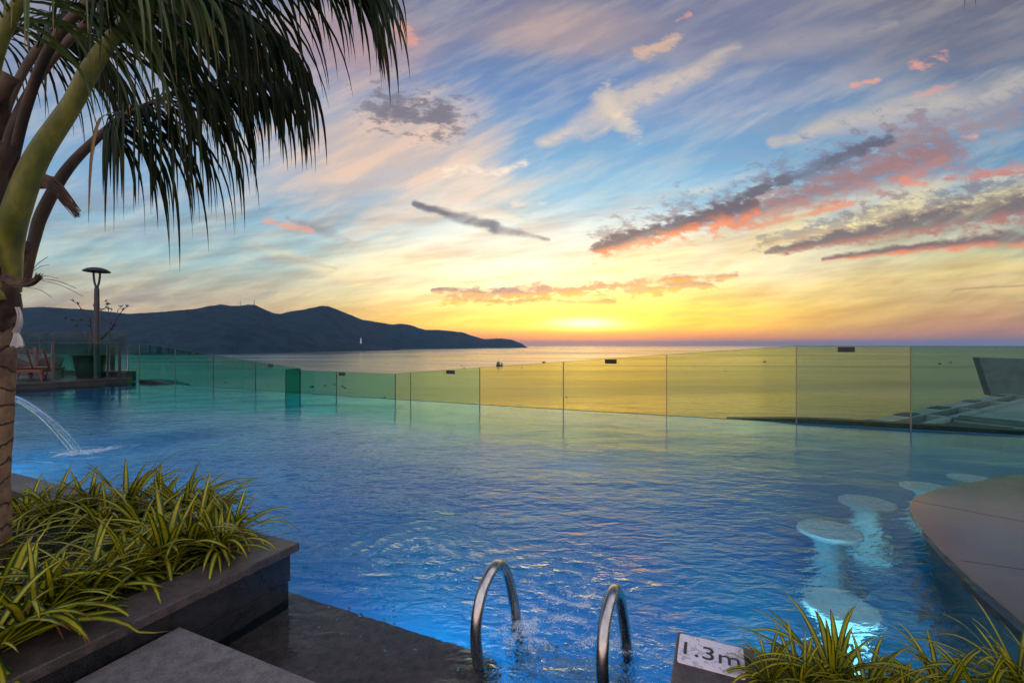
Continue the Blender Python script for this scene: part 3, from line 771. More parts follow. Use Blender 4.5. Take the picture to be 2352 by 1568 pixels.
# ------------------------------------------------------------------ pool
def eb(a): return 0.00235 * a * a + 0.01696 * a + 8.837
def edge_at(px, off=0.0):
    u = (px - 1176.0) / F; lo, hi = -24.0, 12.0
    for _ in range(60):
        m_ = (lo + hi) / 2; w_ = W(m_, eb(m_) + off)
        if w_.x / w_.y < u: lo = m_
        else: hi = m_
    return (lo + hi) / 2
# basin
mb = MB()
vs = [W(-19, -3, -1.3), W(9, -3, -1.3), W(9, 9.2, -1.3), W(-19, 9.8, -1.3)]
mb.prism([(v.x, v.y) for v in vs], -1.6, -1.3)
an = np.linspace(-19.2, 9, 60)
def ribbon(mb, a_list, off0, off1, z0, z1):
    n = len(a_list); vs = []
    for a in a_list:
        e = eb(a)
        vs += [W(a, e + off0, z0), W(a, e + off1, z0), W(a, e + off1, z1), W(a, e + off0, z1)]
    fs = [(4 * i + k, 4 * i + 4 + k, 4 * i + 4 + (k + 1) % 4, 4 * i + (k + 1) % 4) for i in range(n - 1) for k in range(4)]
    fs += [(3, 2, 1, 0), (4 * n - 4, 4 * n - 3, 4 * n - 2, 4 * n - 1)]
    mb.add(vs, fs)
ribbon(mb, an, 0.0, 0.16, -1.6, -0.006)
tag(mb.build('pool_basin', M['tiles']), kind='structure')
mb = MB(); ribbon(mb, an, 0.162, 0.7, -3.0, -0.6); tag(mb.build('overflow_gutter', M['ledge']), kind='structure')
# dark curved gutter lips seen at both ends of the rim
mb = MB()
aa = np.linspace(0.2, 6.2, 40); n = len(aa); vs = []
for a in aa:
    e = eb(a); k = min(1.0, (a - 0.2) / 1.2); k2 = max(0.0, 1 - max(0, a - 3.0) / 3.2)
    o0, z1 = 0.19, -0.012 + 0.075 * k * (0.35 + 0.65 * k2)
    vs += [W(a, e + o0, -0.6), W(a, e + o0 + 0.22, -0.6), W(a, e + o0 + 0.22, z1), W(a, e + o0, z1)]
mb.add(vs, [(4 * i + q_, 4 * i + 4 + q_, 4 * i + 4 + (q_ + 1) % 4, 4 * i + (q_ + 1) % 4) for i in range(n - 1) for q_ in range(4)] + [(3, 2, 1, 0), (4 * n - 4, 4 * n - 3, 4 * n - 2, 4 * n - 1)])
tag(mb.build('gutter_lip', M['ledge']), kind='structure')
mb = MB()
aa = np.linspace(-18.6, -16.3, 16); n = len(aa); vs = []
for a in aa:
    e = eb(a); k = min(1.0, (-16.3 - a) / 1.2)
    z1 = -0.01 + 0.10 * k
    vs += [W(a, e + 0.0, -0.6), W(a, e + 0.5, -0.6), W(a, e + 0.5, z1), W(a, e + 0.0, z1)]
mb.add(vs, [(4 * i + q_, 4 * i + 4 + q_, 4 * i + 4 + (q_ + 1) % 4, 4 * i + (q_ + 1) % 4) for i in range(n - 1) for q_ in range(4)] + [(3, 2, 1, 0), (4 * n - 4, 4 * n - 3, 4 * n - 2, 4 * n - 1)])
tag(mb.build('gutter_lip', M['ledge']), kind='structure')

# water surface
ga = np.concatenate([np.linspace(-18.75, -9, 50)[:-1], np.linspace(-9, -2.6, 110)[:-1], np.linspace(-2.6, 1.7, 300)[:-1], np.linspace(1.7, 9, 60)])
gb = np.concatenate([np.linspace(-0.15, 0.14, 230)[:-1], np.linspace(0.14, 1.0, 130)])   # 0..: metres/10 near, rest blended to the rim
near_b = np.linspace(0.4, 4.2, 240); 
A2, I2 = np.meshgrid(ga, np.arange(240 + 90), indexing='ij')
Bm = np.zeros_like(A2)
for j in range(330):
    if j < 240: Bm[:, j] = near_b[j]
    else:
        k = (j - 239) / 90.0
        Bm[:, j] = 4.2 + (np.vectorize(eb)(ga) - 4.2) * k
X2 = CA * A2 + SA * Bm; Y2 = -SA * A2 + CA * Bm
Zw = np.zeros_like(A2)
foam = np.zeros_like(A2); churn = np.zeros_like(A2)
def ctr(px, py): v = Pz(px, py, 0.0); return v.x, v.y
rng = np.random.RandomState(3)
for (px, py, amp, lam, dec, fo) in [(955, 1262, 0.0075, 0.15, 0.42, 0.50), (1290, 1345, 0.0065, 0.14, 0.40, 0.48), (1290, 1450, 0.006, 0.11, 0.26, 0.44), (1170, 1500, 0.004, 0.09, 0.16, 0.30), (1445, 1500, 0.005, 0.08, 0.14, 0.42), (1190, 1435, 0.004, 0.07, 0.10, 0.34)]:
    cx, cy = ctr(px, py)
    dX, dY = X2 - cx, Y2 - cy
    th = np.arctan2(dY, dX)
    r = np.hypot(dX, dY) * (1 + 0.10 * np.sin(3 * th + px) + 0.05 * np.sin(7 * th))
    env = np.exp(-(r / dec) ** 2)
    ph = 2 * np.pi * r / lam + 0.9 * np.sin(2 * th + py)
    Zw += amp * np.sin(ph) * env * (0.6 + 0.4 * np.sin(5 * th + px))
    foam += fo * np.exp(-(r / (dec * 1.05)) ** 2) * (0.78 + 0.22 * np.sin(ph + 1.0))
    churn += 1.2 * np.exp(-(r / (dec * 1.3)) ** 2)
# landing of the water jet
JL = W(-7.1, 2.9)
dA, dB = A2 + 7.1, Bm - 2.9
foam += 0.75 * np.exp(-((dA / 0.22) ** 2 + (dB / 0.28) ** 2)) + 0.46 * np.exp(-(((dA - 0.10 - 0.1 * dB) / 0.24) ** 2 + ((dB - 0.5) / 0.5) ** 2))
churn += 1.4 * np.exp(-((dA / 0.5) ** 2 + ((dB - 0.5) / 0.9) ** 2))
rj = np.hypot(dA, dB); Zw += 0.012 * np.sin(rj * 2 * np.pi / 0.32) * np.exp(-rj / 0.8)
# light churn patches behind the planter and long wakes
for (px, py, rr, fo) in [(150, 1110, 0.5, 0.40), (330, 1120, 0.45, 0.30), (1180, 1230, 0.35, 0.28)]:
    cx, cy = ctr(px, py); r = np.hypot(X2 - cx, Y2 - cy); foam += fo * np.exp(-(r / rr) ** 2)
nzv = np.array([mnoise.fractal(Vector((x * 0.9, y * 1.3, 0)), 1.0, 2.0, 3) for x, y in zip(X2.ravel(), Y2.ravel())]).reshape(X2.shape)
Zw += 0.005 * nzv
fade = np.clip((np.vectorize(eb)(ga)[:, None] - Bm) / 0.4, 0, 1); Zw *= fade
foam = np.clip(foam, 0, 0.85); churn = np.clip(churn + 0.10 + 0.48 * np.exp(-((np.maximum(Bm - 2.0, 0)) / 2.6) ** 2) + 0.10 * nzv, 0.05, 1.4)
calm = np.clip((-0.80 - A2) / 0.25, 0, 1) * np.clip((1.95 - Bm) / 0.2, 0, 1)
churn = churn * (1 - 0.8 * calm); foam = foam * (1 - calm)
nA, nB = A2.shape
me = bpy.data.meshes.new('pool_water')
verts = np.stack([X2, Y2, Zw], -1).reshape(-1, 3)
ii = np.arange(nA * nB).reshape(nA, nB)
quads = np.stack([ii[:-1, :-1], ii[1:, :-1], ii[1:, 1:], ii[:-1, 1:]], -1).reshape(-1, 4)
me.from_pydata(verts.tolist(), [], quads.tolist())
me.materials.append(M['water']); me.shade_smooth()
for nm, arr in (('foam', foam), ('churn', churn)):
    at = me.attributes.new(nm, 'FLOAT', 'POINT'); at.data.foreach_set('value', arr.ravel().astype(np.float32))
o = bpy.data.objects.new('pool_water', me); COL.objects.link(o); tag(o, kind='structure')

# bubbles afloat
mb = MB()
def dome(mb, c, r, n=8):
    mb.lathe([(r * math.cos(R(e)), r * 0.85 * math.sin(R(e))) for e in (-20, 0, 25, 50, 72)] + [(0.0, r * 0.85)], c, n)
spots = [(858, 1340), (846, 1372), (812, 1350), (836, 1388), (800, 1398), (770, 1368), (744, 1345), (727, 1330), (757, 1392), (775, 1420), (828, 1412), (905, 1432), (880, 1423), (735, 1300), (748, 1310), (718, 1318), (890, 1500), (735, 1436), (786, 1452), (830, 1458), (886, 1490), (955, 1487), (820, 1510), (1053, 1533)]
for x, y in spots:
    c = Pz(x, y); dome(mb, c, random.uniform(0.006, 0.013))
for k in range(420):
    cx, cy, sg = random.choice([(955, 1262, 0.28), (1000, 1330, 0.22), (1290, 1400, 0.24), (1300, 1480, 0.18), (880, 1390, 0.16), (1210, 1500, 0.14)])
    c = Pz(cx, cy); a_ = random.uniform(0, 6.28); rr_ = abs(random.gauss(0, sg))
    c = Vector((c.x + rr_ * math.cos(a_), c.y + rr_ * math.sin(a_), 0.0))
    if AB(c)[1] < 1.75 and AB(c)[0] < -0.8 or AB(c)[1] < 1.2: continue
    dome(mb, c, random.choice([0.002, 0.003, 0.003, 0.004, 0.006, 0.009]), 6)
m, q, out = new_mat('water_bubbles')
g_ = q.node('ShaderNodeBsdfGlass'); g_.inputs['IOR'].default_value = 1.25; g_.inputs['Color'].default_value = (0.95, 0.98, 1, 1); q.link(g_.outputs[0], out.inputs[0])
tag(mb.build('foam_bubbles', m, smooth=True), 'clear bubbles and froth drifting on the blue water', 'bubbles', kind='stuff')

# submerged shelf, deck, planters
def ab_prism(mb, poly, z0, z1): mb.prism([(W(a, b).x, W(a, b).y) for a, b in poly], z0, z1)
mb = MB(); ab_prism(mb, [(-2.4, 0.6), (-0.86, 0.6), (-0.86, 1.78), (-2.4, 1.78)], -1.3, -0.10)
tag(mb.build('submerged_shelf', M['shelf'], bevel=0.008), kind='structure')
mb = MB(); ab_prism(mb, [(-0.857, -0.5), (-0.133, -0.5), (-0.133, 1.10), (-0.857, 1.10)], -1.3, 0.10)
tag(mb.build('pool_wall', M['tiles']), kind='structure')
deck_parts = [[(-1.968, -1.2), (-1.075, -1.2), (-1.075, 1.13), (-1.968, 1.13)], [(-1.070, -1.2), (-0.136, -1.2), (-0.136, 1.13), (-1.070, 1.13)], [(-1.968, -2.4), (-0.136, -2.4), (-0.136, -1.205), (-1.968, -1.205)]]
mb = MB()
for pl in deck_parts: ab_prism(mb, pl, 0.11, 0.17)
tag(mb.build('stone_deck', M['deck'], bevel=0.004), kind='structure')
mb = MB(); ab_prism(mb, [(-1.968, -2.4), (-0.86, -2.4), (-0.86, 1.08), (-1.968, 1.08)], -1.3, 0.108)
tag(mb.build('deck_base', M['stone_wall']), kind='structure')

PT = 0.285
pl = thing('planter', 'raised dark stone planter with overhanging coping at the left of the pool', 'planter', W(-1.97, 1.7, 0))
mb = MB(); ab_prism(mb, [(-7.5, -2.5), (-2.0, -2.5), (-2.0, 1.67), (-7.5, 1.67)], -1.3, 0.085); ab_prism(mb, [(-7.5, -2.5), (-1.994, -2.5), (-1.994, 1.676), (-7.5, 1.676)], 0.090, PT - 0.045)
mb.build('wall', M['stone_wall'], pl, bevel=0.003)
mb = MB()
cw = 0.20
ab_prism(mb, [(-1.965 - cw, -2.5), (-1.955, -2.5), (-1.955, 0.55), (-1.965 - cw, 0.55)], PT - 0.042, PT)
ab_prism(mb, [(-1.965 - cw, 0.554), (-1.955, 0.554), (-1.955, 1.70), (-1.965 - cw, 1.70)], PT - 0.042, PT)
ab_prism(mb, [(-4.2, 1.70 - cw), (-1.965 - cw - 0.003, 1.70 - cw), (-1.965 - cw - 0.003, 1.70), (-4.2, 1.70)], PT - 0.042, PT)
ab_prism(mb, [(-7.5, 1.70 - cw), (-4.204, 1.70 - cw), (-4.204, 1.70), (-7.5, 1.70)], PT - 0.042, PT)
mb.build('coping', M['stone'], pl, bevel=0.005)
mb = MB(); ab_prism(mb, [(-7.5, -2.5), (-1.97 - cw, -2.5), (-1.97 - cw, 1.70 - cw), (-7.5, 1.70 - cw)], PT - 0.03, PT - 0.015)
mb.build('soil', M['soil'], pl)

pr = thing('planter', 'low dark stone planting ledge holding the depth plate at the bottom right', 'planter', W(-0.13, 1.89, 0))
mb = MB(); ab_prism(mb, [(-0.125, -2.5), (6, -2.5), (6, 1.88), (-0.125, 1.88)], -1.3, 0.13); mb.build('wall', M['stone_wall'], pr)
mb = MB(); ab_prism(mb, [(-0.135, -2.5), (0.135, -2.5), (0.135, 1.91), (-0.135, 1.91)], 0.133, 0.17)
ab_prism(mb, [(0.139, 1.66), (6, 1.66), (6, 1.91), (0.139, 1.91)], 0.133, 0.17); mb.build('coping', M['stone'], pr, bevel=0.004)
mb = MB(); ab_prism(mb, [(0.139, -2.5), (6, -2.5), (6, 1.657), (0.139, 1.657)], 0.131, 0.15); mb.build('soil', M['soil'], pr)

# depth plate
dp = thing('depth_sign', 'stained pale plate reading 1.3m lying on the dark coping', 'sign', W(-0.013, 1.805, 0.171))
def rrect(a0, a1, b0, b1, r):
    pts = []
    for (ca_, cb_, s0) in ((a1 - r, b1 - r, 0), (a0 + r, b1 - r, 90), (a0 + r, b0 + r, 180), (a1 - r, b0 + r, 270)):
        for k in range(5):
            an_ = R(s0 + k * 22.5); pts.append((ca_ + r * math.cos(an_), cb_ + r * math.sin(an_)))
    return pts
mb = MB(); ab_prism(mb, rrect(-0.123, 0.097, 1.722, 1.890, 0.008), 0.171, 0.179); mb.build('plate', M['plate'], dp, bevel=0.001)
cu = bpy.data.curves.new('lettering', 'FONT'); cu.body = '1.3m'; cu.size = 0.104; cu.extrude = 0.0006; cu.space_character = 1.03
tmp = bpy.data.objects.new('tmp_lettering', cu); COL.objects.link(tmp)
bpy.context.view_layer.update()
me = bpy.data.meshes.new_from_object(tmp.evaluated_get(bpy.context.evaluated_depsgraph_get()))
bpy.data.objects.remove(tmp)
xs = [v.co.x for v in me.vertices]; sx = 0.186 / (max(xs) - min(xs)); x0 = min(xs)
for v in me.vertices:
    w_ = W(-0.104 + (v.co.x - x0) * sx, 1.768 + v.co.y, 0.1802 + v.co.z) - dp.location
    v.co = w_
me.materials.clear(); me.materials.append(M['text']); me.name = 'lettering'
o = bpy.data.objects.new('lettering', me); COL.objects.link(o); o.parent = dp

# ladder
lad = thing('pool_ladder', 'steel pool ladder with two arched handrails dipping into the bubbling water', 'ladder', W(-0.6, 1.8, 0))
LP = [(1188, 1560, 2.19), (1187, 1500, 2.18), (1186, 1432, 2.175), (1183, 1398, 2.17), (1175, 1356, 2.15), (1166, 1322, 2.12), (1157, 1303, 2.09), (1146, 1296, 2.05), (1134, 1303, 2.00), (1120, 1326, 1.96), (1106, 1362, 1.915), (1097, 1405, 1.88), (1093, 1450, 1.86), (1095, 1495, 1.85), (1102, 1535, 1.85), (1110, 1562, 1.86), (1114, 1600, 1.86), (1114, 1680, 1.86), (1114, 1780, 1.86)]
def crom(pts, n=6):
    pts = [Vector(p) for p in pts]; out_ = []
    q_ = [pts[0] * 2 - pts[1]] + pts + [pts[-1] * 2 - pts[-2]]
    for i in range(1, len(q_) - 2):
        for k in range(n):
            t_ = k / n
            out_.append(0.5 * ((2 * q_[i]) + (q_[i + 1] - q_[i - 1]) * t_ + (2 * q_[i - 1] - 5 * q_[i] + 4 * q_[i + 1] - q_[i + 2]) * t_ ** 2 + (3 * q_[i] - q_[i - 1] - 3 * q_[i + 1] + q_[i + 2]) * t_ ** 3))
    out_.append(q_[-2]); return out_
railpts = crom([Pd(*p_) for p_ in LP])
far = railpts[0]
railpts = [Vector((far.x, far.y, -1.1)), Vector((far.x, far.y, -0.7))] + railpts
for dvec in (Vector((0, 0, 0)), Vector((0.475, -0.21, 0))):
    mb = MB(); mb.tube([p_ + dvec for p_ in railpts], 0.0235, 20); mb.build('handrail', M['steel'], lad, smooth=True)
for z in (-0.30, -0.58, -0.86):
    mb = MB(); c0 = Vector((far.x, far.y, z)); mb.bar(c0, c0 + Vector((0.475, -0.21, 0)), 0.07, 0.03); mb.build('tread', M['steel'], lad, bevel=0.004)

# swim-up counter
ctr_px = [(2352, 1433), (2241, 1339), (2170, 1272), (2117, 1212), (2095, 1180), (2088.5, 1163), (2089.5, 1154), (2096, 1145), (2110, 1135), (2149, 1124), (2206, 1111.6), (2276, 1097), (2352, 1087)]
cp = [Pz(x, y, 0.17) for x, y in ctr_px]
poly = [(p_.x, p_.y) for p_ in [W(*AB(cp[0])) + W(-0.02, -0.9) * 1.0] + cp] + [tuple(W(6.0, 7.6)[:2]), tuple(W(6.0, 1.95)[:2]), tuple(W(1.15, 1.95)[:2])]
cn = thing('bar_counter', 'polished dark stone swim-up counter with rounded tip at the right edge', 'counter', cp[5])
mb = MB(); 
def inset(pts, c, k): return [(c[0] + (x - c[0]) * k, c[1] + (y - c[1]) * k) for x, y in pts]
poly = [tuple(W(1.06, 1.93)[:2])] + [(p_.x, p_.y) for p_ in cp] + [tuple(W(6.5, 9.0)[:2]), tuple(W(6.5, 1.93)[:2])]
mb.prism(poly, 0.125, 0.17); mb.build('top', M['counter'], cn, bevel=0.004)
mb = MB(); cc = W(3.6, 3.9); 
ip = [tuple(W(1.16, 1.95)[:2])] + inset([(p_.x, p_.y) for p_ in cp], (cc.x, cc.y), 0.965) + [tuple(W(6.4, 8.6)[:2]), tuple(W(6.4, 1.95)[:2])]
mb.prism(ip, -1.3, 0.122); mb.build('base', M['counter_base'], cn)
mb = MB()
for (p0, p1) in (((2089.6, 1147.5), (2352, 1197)), ((2206, 1286), (2352, 1307))):
    a_, b_ = Pz(*p0, 0.1704), Pz(*p1, 0.1704); b_ = a_ + (b_ - a_) * 1.6
    mb = MB(); mb.bar(a_ + (b_ - a_) * 0.01, b_, 0.003, 0.001); mb.build('joint', M['counter_base'], cn)

# stools in the water
sp = thing('pool_stool', 'underwater bar stool nearest the plants, its seat deepest and lit cyan', 'stool', W(0.62, 2.94, -1.46), 0, 'round stools under water along the counter')
mb = MB(); mb.lathe([(0.0, 1.17), (0.195, 1.17), (0.20, 1.18), (0.20, 1.235), (0.19, 1.245), (0.0, 1.245)], sp.location, 40); mb.build('seat', M['stool'], sp)
mb = MB(); mb.lathe([(0.17, 0.0), (0.15, 0.08), (0.11, 0.35), (0.095, 0.8), (0.10, 1.05), (0.13, 1.168)], sp.location, 28); mb.build('pedestal', M['stool'], sp, smooth=True)
sp.scale = (0.9, 0.9, 1.0)
for a, b, dz_, lb in ((0.75, 3.9, 0.045, 'second nearest underwater bar stool, pale round seat above a bright cyan pedestal'), (1.17, 4.71, 0.045, 'third underwater bar stool, pale seat left of the counter tip'), (1.80, 5.42, 0.045, 'underwater bar stool partly hidden behind the counter tip'), (2.33, 5.94, 0.045, 'farthest underwater bar stool, seat just past the counter edge')):
    c = copy_tree(sp); c.location = W(a, b, -1.335 + dz_); c['label'] = lb; c.scale = (1, 1, 1)

# underwater lamps in the pool walls; the two blue ones are added to brighten the floor
def pool_lamp(a, b, z, da, db, dz_, power, color, size, label, spot=None):
    t_ = thing('pool_light', label, 'pool light', W(a, b, z), 0, 'underwater pool lights in the near walls')
    d_ = (W(da, db) + Vector((0, 0, dz_))).normalized()
    mb = MB(); qn = d_.to_track_quat('Z', 'Y').to_matrix()
    m0 = MB(); m0.lathe([(0.0, -0.03), (size * 0.62, -0.03), (size * 0.62, 0.0), (size * 0.53, 0.005), (size * 0.53, -0.012), (0.0, -0.012)], (0, 0, 0), 24)
    mb.add([qn @ Vector(v) + t_.location for v in m0.v], m0.f); mb.build('casing', M['lamp_case'], t_)
    ld = bpy.data.lights.new('pool_lamp', 'AREA'); ld.shape = 'DISK'; ld.size = size; ld.energy = power; ld.color = color
    if spot: ld.spread = R(spot)
    lo = bpy.data.objects.new('lamp', ld); COL.objects.link(lo); lo.parent = t_
    lo.location = d_ * 0.012; lo.rotation_euler = (-d_).to_track_quat('Z', 'Y').to_euler()
CY = (0.30, 0.80, 1.0); BL = (0.12, 0.66, 1.0)
pool_lamp(0.45, 1.90, -0.36, 0.12, 1.0, -0.02, 44, CY, 0.16, 'underwater light in the wall below the right planting ledge', 150)
pool_lamp(-1.45, 1.80, -0.6, -0.2, 1.0, -0.1, 48, BL, 0.18, 'added underwater fill light below the brown shelf', 170)
pool_lamp(-5.0, 1.70, -0.55, -0.1, 1.0, -0.1, 34, BL, 0.18, 'added underwater fill light below the palm planter', 170)
pool_lamp(-8.6, 1.70, -0.55, 0.5, 1.0, -0.1, 60, CY, 0.18, 'underwater light in the planter wall beside the water jet', 170)

# water jet
jp = []
for k in range(15):
    b_ = 1.74 + (2.90 - 1.74) * k / 14; jp.append(W(-7.1, b_, 0.80 - 1.25 * (b_ - 2.1) ** 2))
jt = thing('water_jet', 'clear arching water jet falling into the pool beside the palm trunk', 'water jet', W(-7.1, 1.74, 0.6))
for (oa, ob_, r_, nm) in ((-0.028, 0.012, 0.016, 'stream'), (0.022, 0.0, 0.018, 'stream'), (0.0, -0.012, 0.020, 'stream'), (0.04, 0.02, 0.009, 'stream')):
    mb = MB(); pts = []
    for k, p_ in enumerate(jp):
        f = k / 14; pts.append(p_ + W(oa * (1 + 0.5 * f) + 0.008 * math.sin(k * 1.3 + oa * 99), ob_ * (1 + f)) + Vector((0, 0, 0.006 * math.sin(k * 0.9 + oa * 50))))
    mb.tube(crom(pts, 4), r_, 9); mb.build(nm, M['jet'], jt, smooth=True)
mb = MB(); mb.tube([W(-7.1, 1.62, 0.58), W(-7.1, 1.70, 0.615), W(-7.1, 1.75, 0.63)], 0.045, 16); mb.tube([W(-7.1, 1.64, 0.27), W(-7.1, 1.63, 0.58)], 0.03, 12)
tag(mb.build('water_spout', M['steel'], smooth=True, base=W(-7.1, 1.63, 0.27)), 'steel spout on the planter behind the palm that throws the jet', 'spout')

# ------------------------------------------------------------------ glass fence
def zat(a, off, py): w_ = W(a, eb(a) + off); return H - (py - 793.0) * w_.y / F
GO = 0.09
gp = [
    (295, 786.7, 321, 787.8, 297, 'green glass pane next to the left terrace with a sticker at its corner'),
    (321, 787.8, 403, 800.5, None, 'plain green glass pane between the terrace corner pane and the first dark joint'),
    (403, 800.5, 490, 815, 445, 'green glass pane with a sticker, second joint right of the left terrace'),
    (490, 815, 587, 830, None, 'plain green glass pane between the two left panes that carry stickers'),
    (587, 830, 690, 845.4, 622, 'green glass pane with a sticker, just left of the dark return pane'),
    (690, 850, 773, 853.4, None, 'plain green glass pane just right of the dark return pane'),
    (773, 853.4, 908, 858.6, 782, 'green glass pane with a sticker at its left corner, lowest of the fence'),
    (908, 858.6, 943, 855.4, None, 'narrow green glass pane at the corner where the fence starts to rise'),
    (943, 855.4, 1102, 844, 1035, 'glass pane tinted green to yellow with sun glow with a sticker, left of the cargo ship'),
    (1102, 844, 1294, 831.3, None, 'glass pane tinted yellow with sun glow under the cargo ship, without sticker'),
    (1294, 831.3, 1531, 814.5, 1403, 'glass pane under the sun, yellow glow in its tint, with a sticker near the middle of its top'),
    (1531, 814.5, 1829, 794.8, None, 'wide glass pane, yellow green sun glow in its tint, rising to the tallest joint'),
    (1829, 794.8, 2091.5, 794.8, 1943, 'tall glass pane with sun glow in its tint and the biggest sticker'),
    (2091.5, 794.8, 2440, 795.8, None, 'rightmost tall green glass pane in front of the pale roof'),
]
def sheet(mb, pts0, pts1, th):
    """vertical sheet between two bottom/top pairs"""
    (a0, z0, z1), (a1, y0, y1) = pts0, pts1
    A_ = W(a0, eb(a0) + GO); B_ = W(a1, eb(a1) + GO)
    nrm = Vector((0, 0, 1)).cross((B_ - A_).normalized()) * (th / 2)
    vs = []
    for s_ in (-1, 1):
        vs += [Vector((A_.x, A_.y, z0)) + nrm * s_, Vector((B_.x, B_.y, y0)) + nrm * s_, Vector((B_.x, B_.y, y1)) + nrm * s_, Vector((A_.x, A_.y, z1)) + nrm * s_]
    mb.add(vs, [(0, 1, 2, 3), (7, 6, 5, 4), (0, 4, 5, 1), (1, 5, 6, 2), (2, 6, 7, 3), (3, 7, 4, 0)])
    me_n = nrm
for (x0, y0, x1, y1, st, lb) in gp:
    a0, a1 = edge_at(x0, GO), edge_at(x1, GO)
    z0, z1 = zat(a0, GO, y0), zat(a1, GO, y1)
    p0 = W(a0, eb(a0) + GO, -0.03)
    g_ = thing('glass_fence_pane', lb, 'glass panel', p0, 0, 'tinted glass panes along the infinity edge')
    e_ = 0.006
    mb = MB(); sheet(mb, (a0 + e_ + 0.003, -0.03, z0), (a1 - e_ - 0.003, -0.03, z1), 0.012); mb.build('pane', M['glass_' + ('teal' if x0 < 700 else 'green' if x0 < 900 else 'lime_glow' if x0 < 1050 else 'gold_glow' if x0 < 1500 else 'olive_glow' if x0 < 1800 else 'dull_glow' if x0 < 2000 else 'right')], g_)
    for aa_, k_, zt in ((a0 + e_ / 2 + 0.002, 0, z0), (a1 - e_ / 2 - 0.002, 1, z1)):
        mb = MB(); wdt = e_
        sheet(mb, (aa_ - wdt / 2, -0.03, zt), (aa_ + wdt / 2, -0.03, zt), 0.014)
        dark = (x1 if k_ else x0) in (908, 690, 773, 587, 490)
        mb.build('side_edge', M['glass_edge_dark'] if dark else M['glass_edge'], g_)
    mb = MB(); sheet(mb, (a0 + e_, z0 + 0.0008, z0 + 0.005), (a1 - e_, z1 + 0.0008, z1 + 0.005), 0.012); mb.build('top_edge', M['glass_edge_dark'], g_)
    if st:
        if st < 300: st = 303
        if st == 782: st = 786
        a_s = edge_at(st, GO); hw = 0.115
        f_ = (a_s - a0) / (a1 - a0); zt = z0 + (z1 - z0) * f_ - 0.012
        nr = W(0, -1)
        A_ = W(a_s - hw, eb(a_s - hw) + GO - 0.0105); B_ = W(a_s + hw, eb(a_s + hw) + GO - 0.0105)
        mb = MB(); vs = [Vector((A_.x, A_.y, zt - 0.085)), Vector((B_.x, B_.y, zt - 0.085)), Vector((B_.x, B_.y, zt)), Vector((A_.x, A_.y, zt))]
        bk = W(0, 0.003)
        mb.add(vs + [v + bk for v in vs], [(0, 1, 2, 3), (7, 6, 5, 4), (0, 4, 5, 1), (1, 5, 6, 2), (2, 6, 7, 3), (3, 7, 4, 0)])
        mb.build('sticker', M['sticker'], g_)
# dark return pane
a0 = edge_at(690, GO); pA = W(a0, eb(a0) + GO - 0.01); pB = pA + W(0, -0.47)
zt = H - (844.5 - 793) * pA.y / F; zt2 = H - (847.5 - 793) * pB.y / F
g_ = thing('glass_fence_pane', 'dark green glass return pane standing out into the pool', 'glass panel', Vector((pB.x, pB.y, -0.25)), 0, 'tinted glass panes along the infinity edge')
nr = W(1, 0) * 0.008
def quadsheet(mb, P_, Q_, z0, zp, zq, nr):
    vs = []
    for s_ in (-1, 1): vs += [Vector((P_.x, P_.y, z0)) + nr * s_, Vector((Q_.x, Q_.y, z0)) + nr * s_, Vector((Q_.x, Q_.y, zq)) + nr * s_, Vector((P_.x, P_.y, zp)) + nr * s_]
    mb.add(vs, [(3, 2, 1, 0), (4, 5, 6, 7), (1, 5, 4, 0), (2, 6, 5, 1), (3, 7, 6, 2), (0, 4, 7, 3)])
mb = MB(); quadsheet(mb, pB + W(0, 0.012), pA - W(0, 0.012), -0.25, zt2, zt, nr); mb.build('pane', M['glass_dark'], g_)
mb = MB(); quadsheet(mb, pB, pB + W(0, 0.010), -0.25, zt2, zt2, nr); mb.build('side_edge', M['glass_edge_dark'], g_)
mb = MB(); quadsheet(mb, pA - W(0, 0.010), pA, -0.25, zt, zt, nr); mb.build('side_edge', M['glass_edge_dark'], g_)

# ------------------------------------------------------------------ left terrace
PLZ = 0.17
mb = MB(); ab_prism(mb, [(-18.72, 2.5), (-18.72, 9.05), (-18.9, 9.25), (-30, 11.5), (-30, 2.5)], -1.6, 0.12); ab_prism(mb, [(-18.66, 2.5), (-18.66, 9.06), (-18.9, 9.28), (-30, 11.5), (-30, 2.5)], 0.124, PLZ)
tag(mb.build('terrace', M['platform']), kind='structure')
# wall block
mb = MB(); mb.box((-14.35, 16.45, 0.17), (1.15, 0.45, 0.34)); mb.box((-14.35, 16.45, 0.352), (1.19, 0.49, 0.02))
tag(mb.build('low_wall', M['ledge'], base=(-14.35, 16.45, 0)), 'low black block wall at the outer corner of the left terrace', 'wall')
# lamp post
lp = Vector((-14.36, 15.74, PLZ)); s = 15.74 / F
lamp = thing('lamp_post', 'tall dark lamp post with mushroom cap and forked neck on the left terrace', 'lamp post', lp)
mb = MB(); mb.lathe([(0.115, 0), (0.115, 0.03), (0.086, 0.035), (0.084, 1.0), (0.080, 2.2), (0.072, 3.05), (0.060, 3.12), (0.05, 3.14)], lp, 20); mb.build('post', M['dark_steel'], lamp, smooth=True)
for sd_ in (-1, 1):
    mb = MB(); pts = [lp + Vector((sd_ * x_, 0, z_)) for x_, z_ in ((0.012, 3.05), (0.03, 3.15), (0.075, 3.3), (0.105, 3.5), (0.11, 3.68))]
    mb.tube(crom(pts, 4), 0.032, 10); mb.build('fork_arm', M['dark_steel'], lamp, smooth=True)
mb = MB(); mb.lathe([(0.0, 3.66), (0.34, 3.66), (0.385, 3.675), (0.36, 3.71), (0.26, 3.775), (0.14, 3.81), (0.0, 3.82)], lp, 32); mb.build('lamp_cap', M['dark_steel'], lamp, smooth=True)

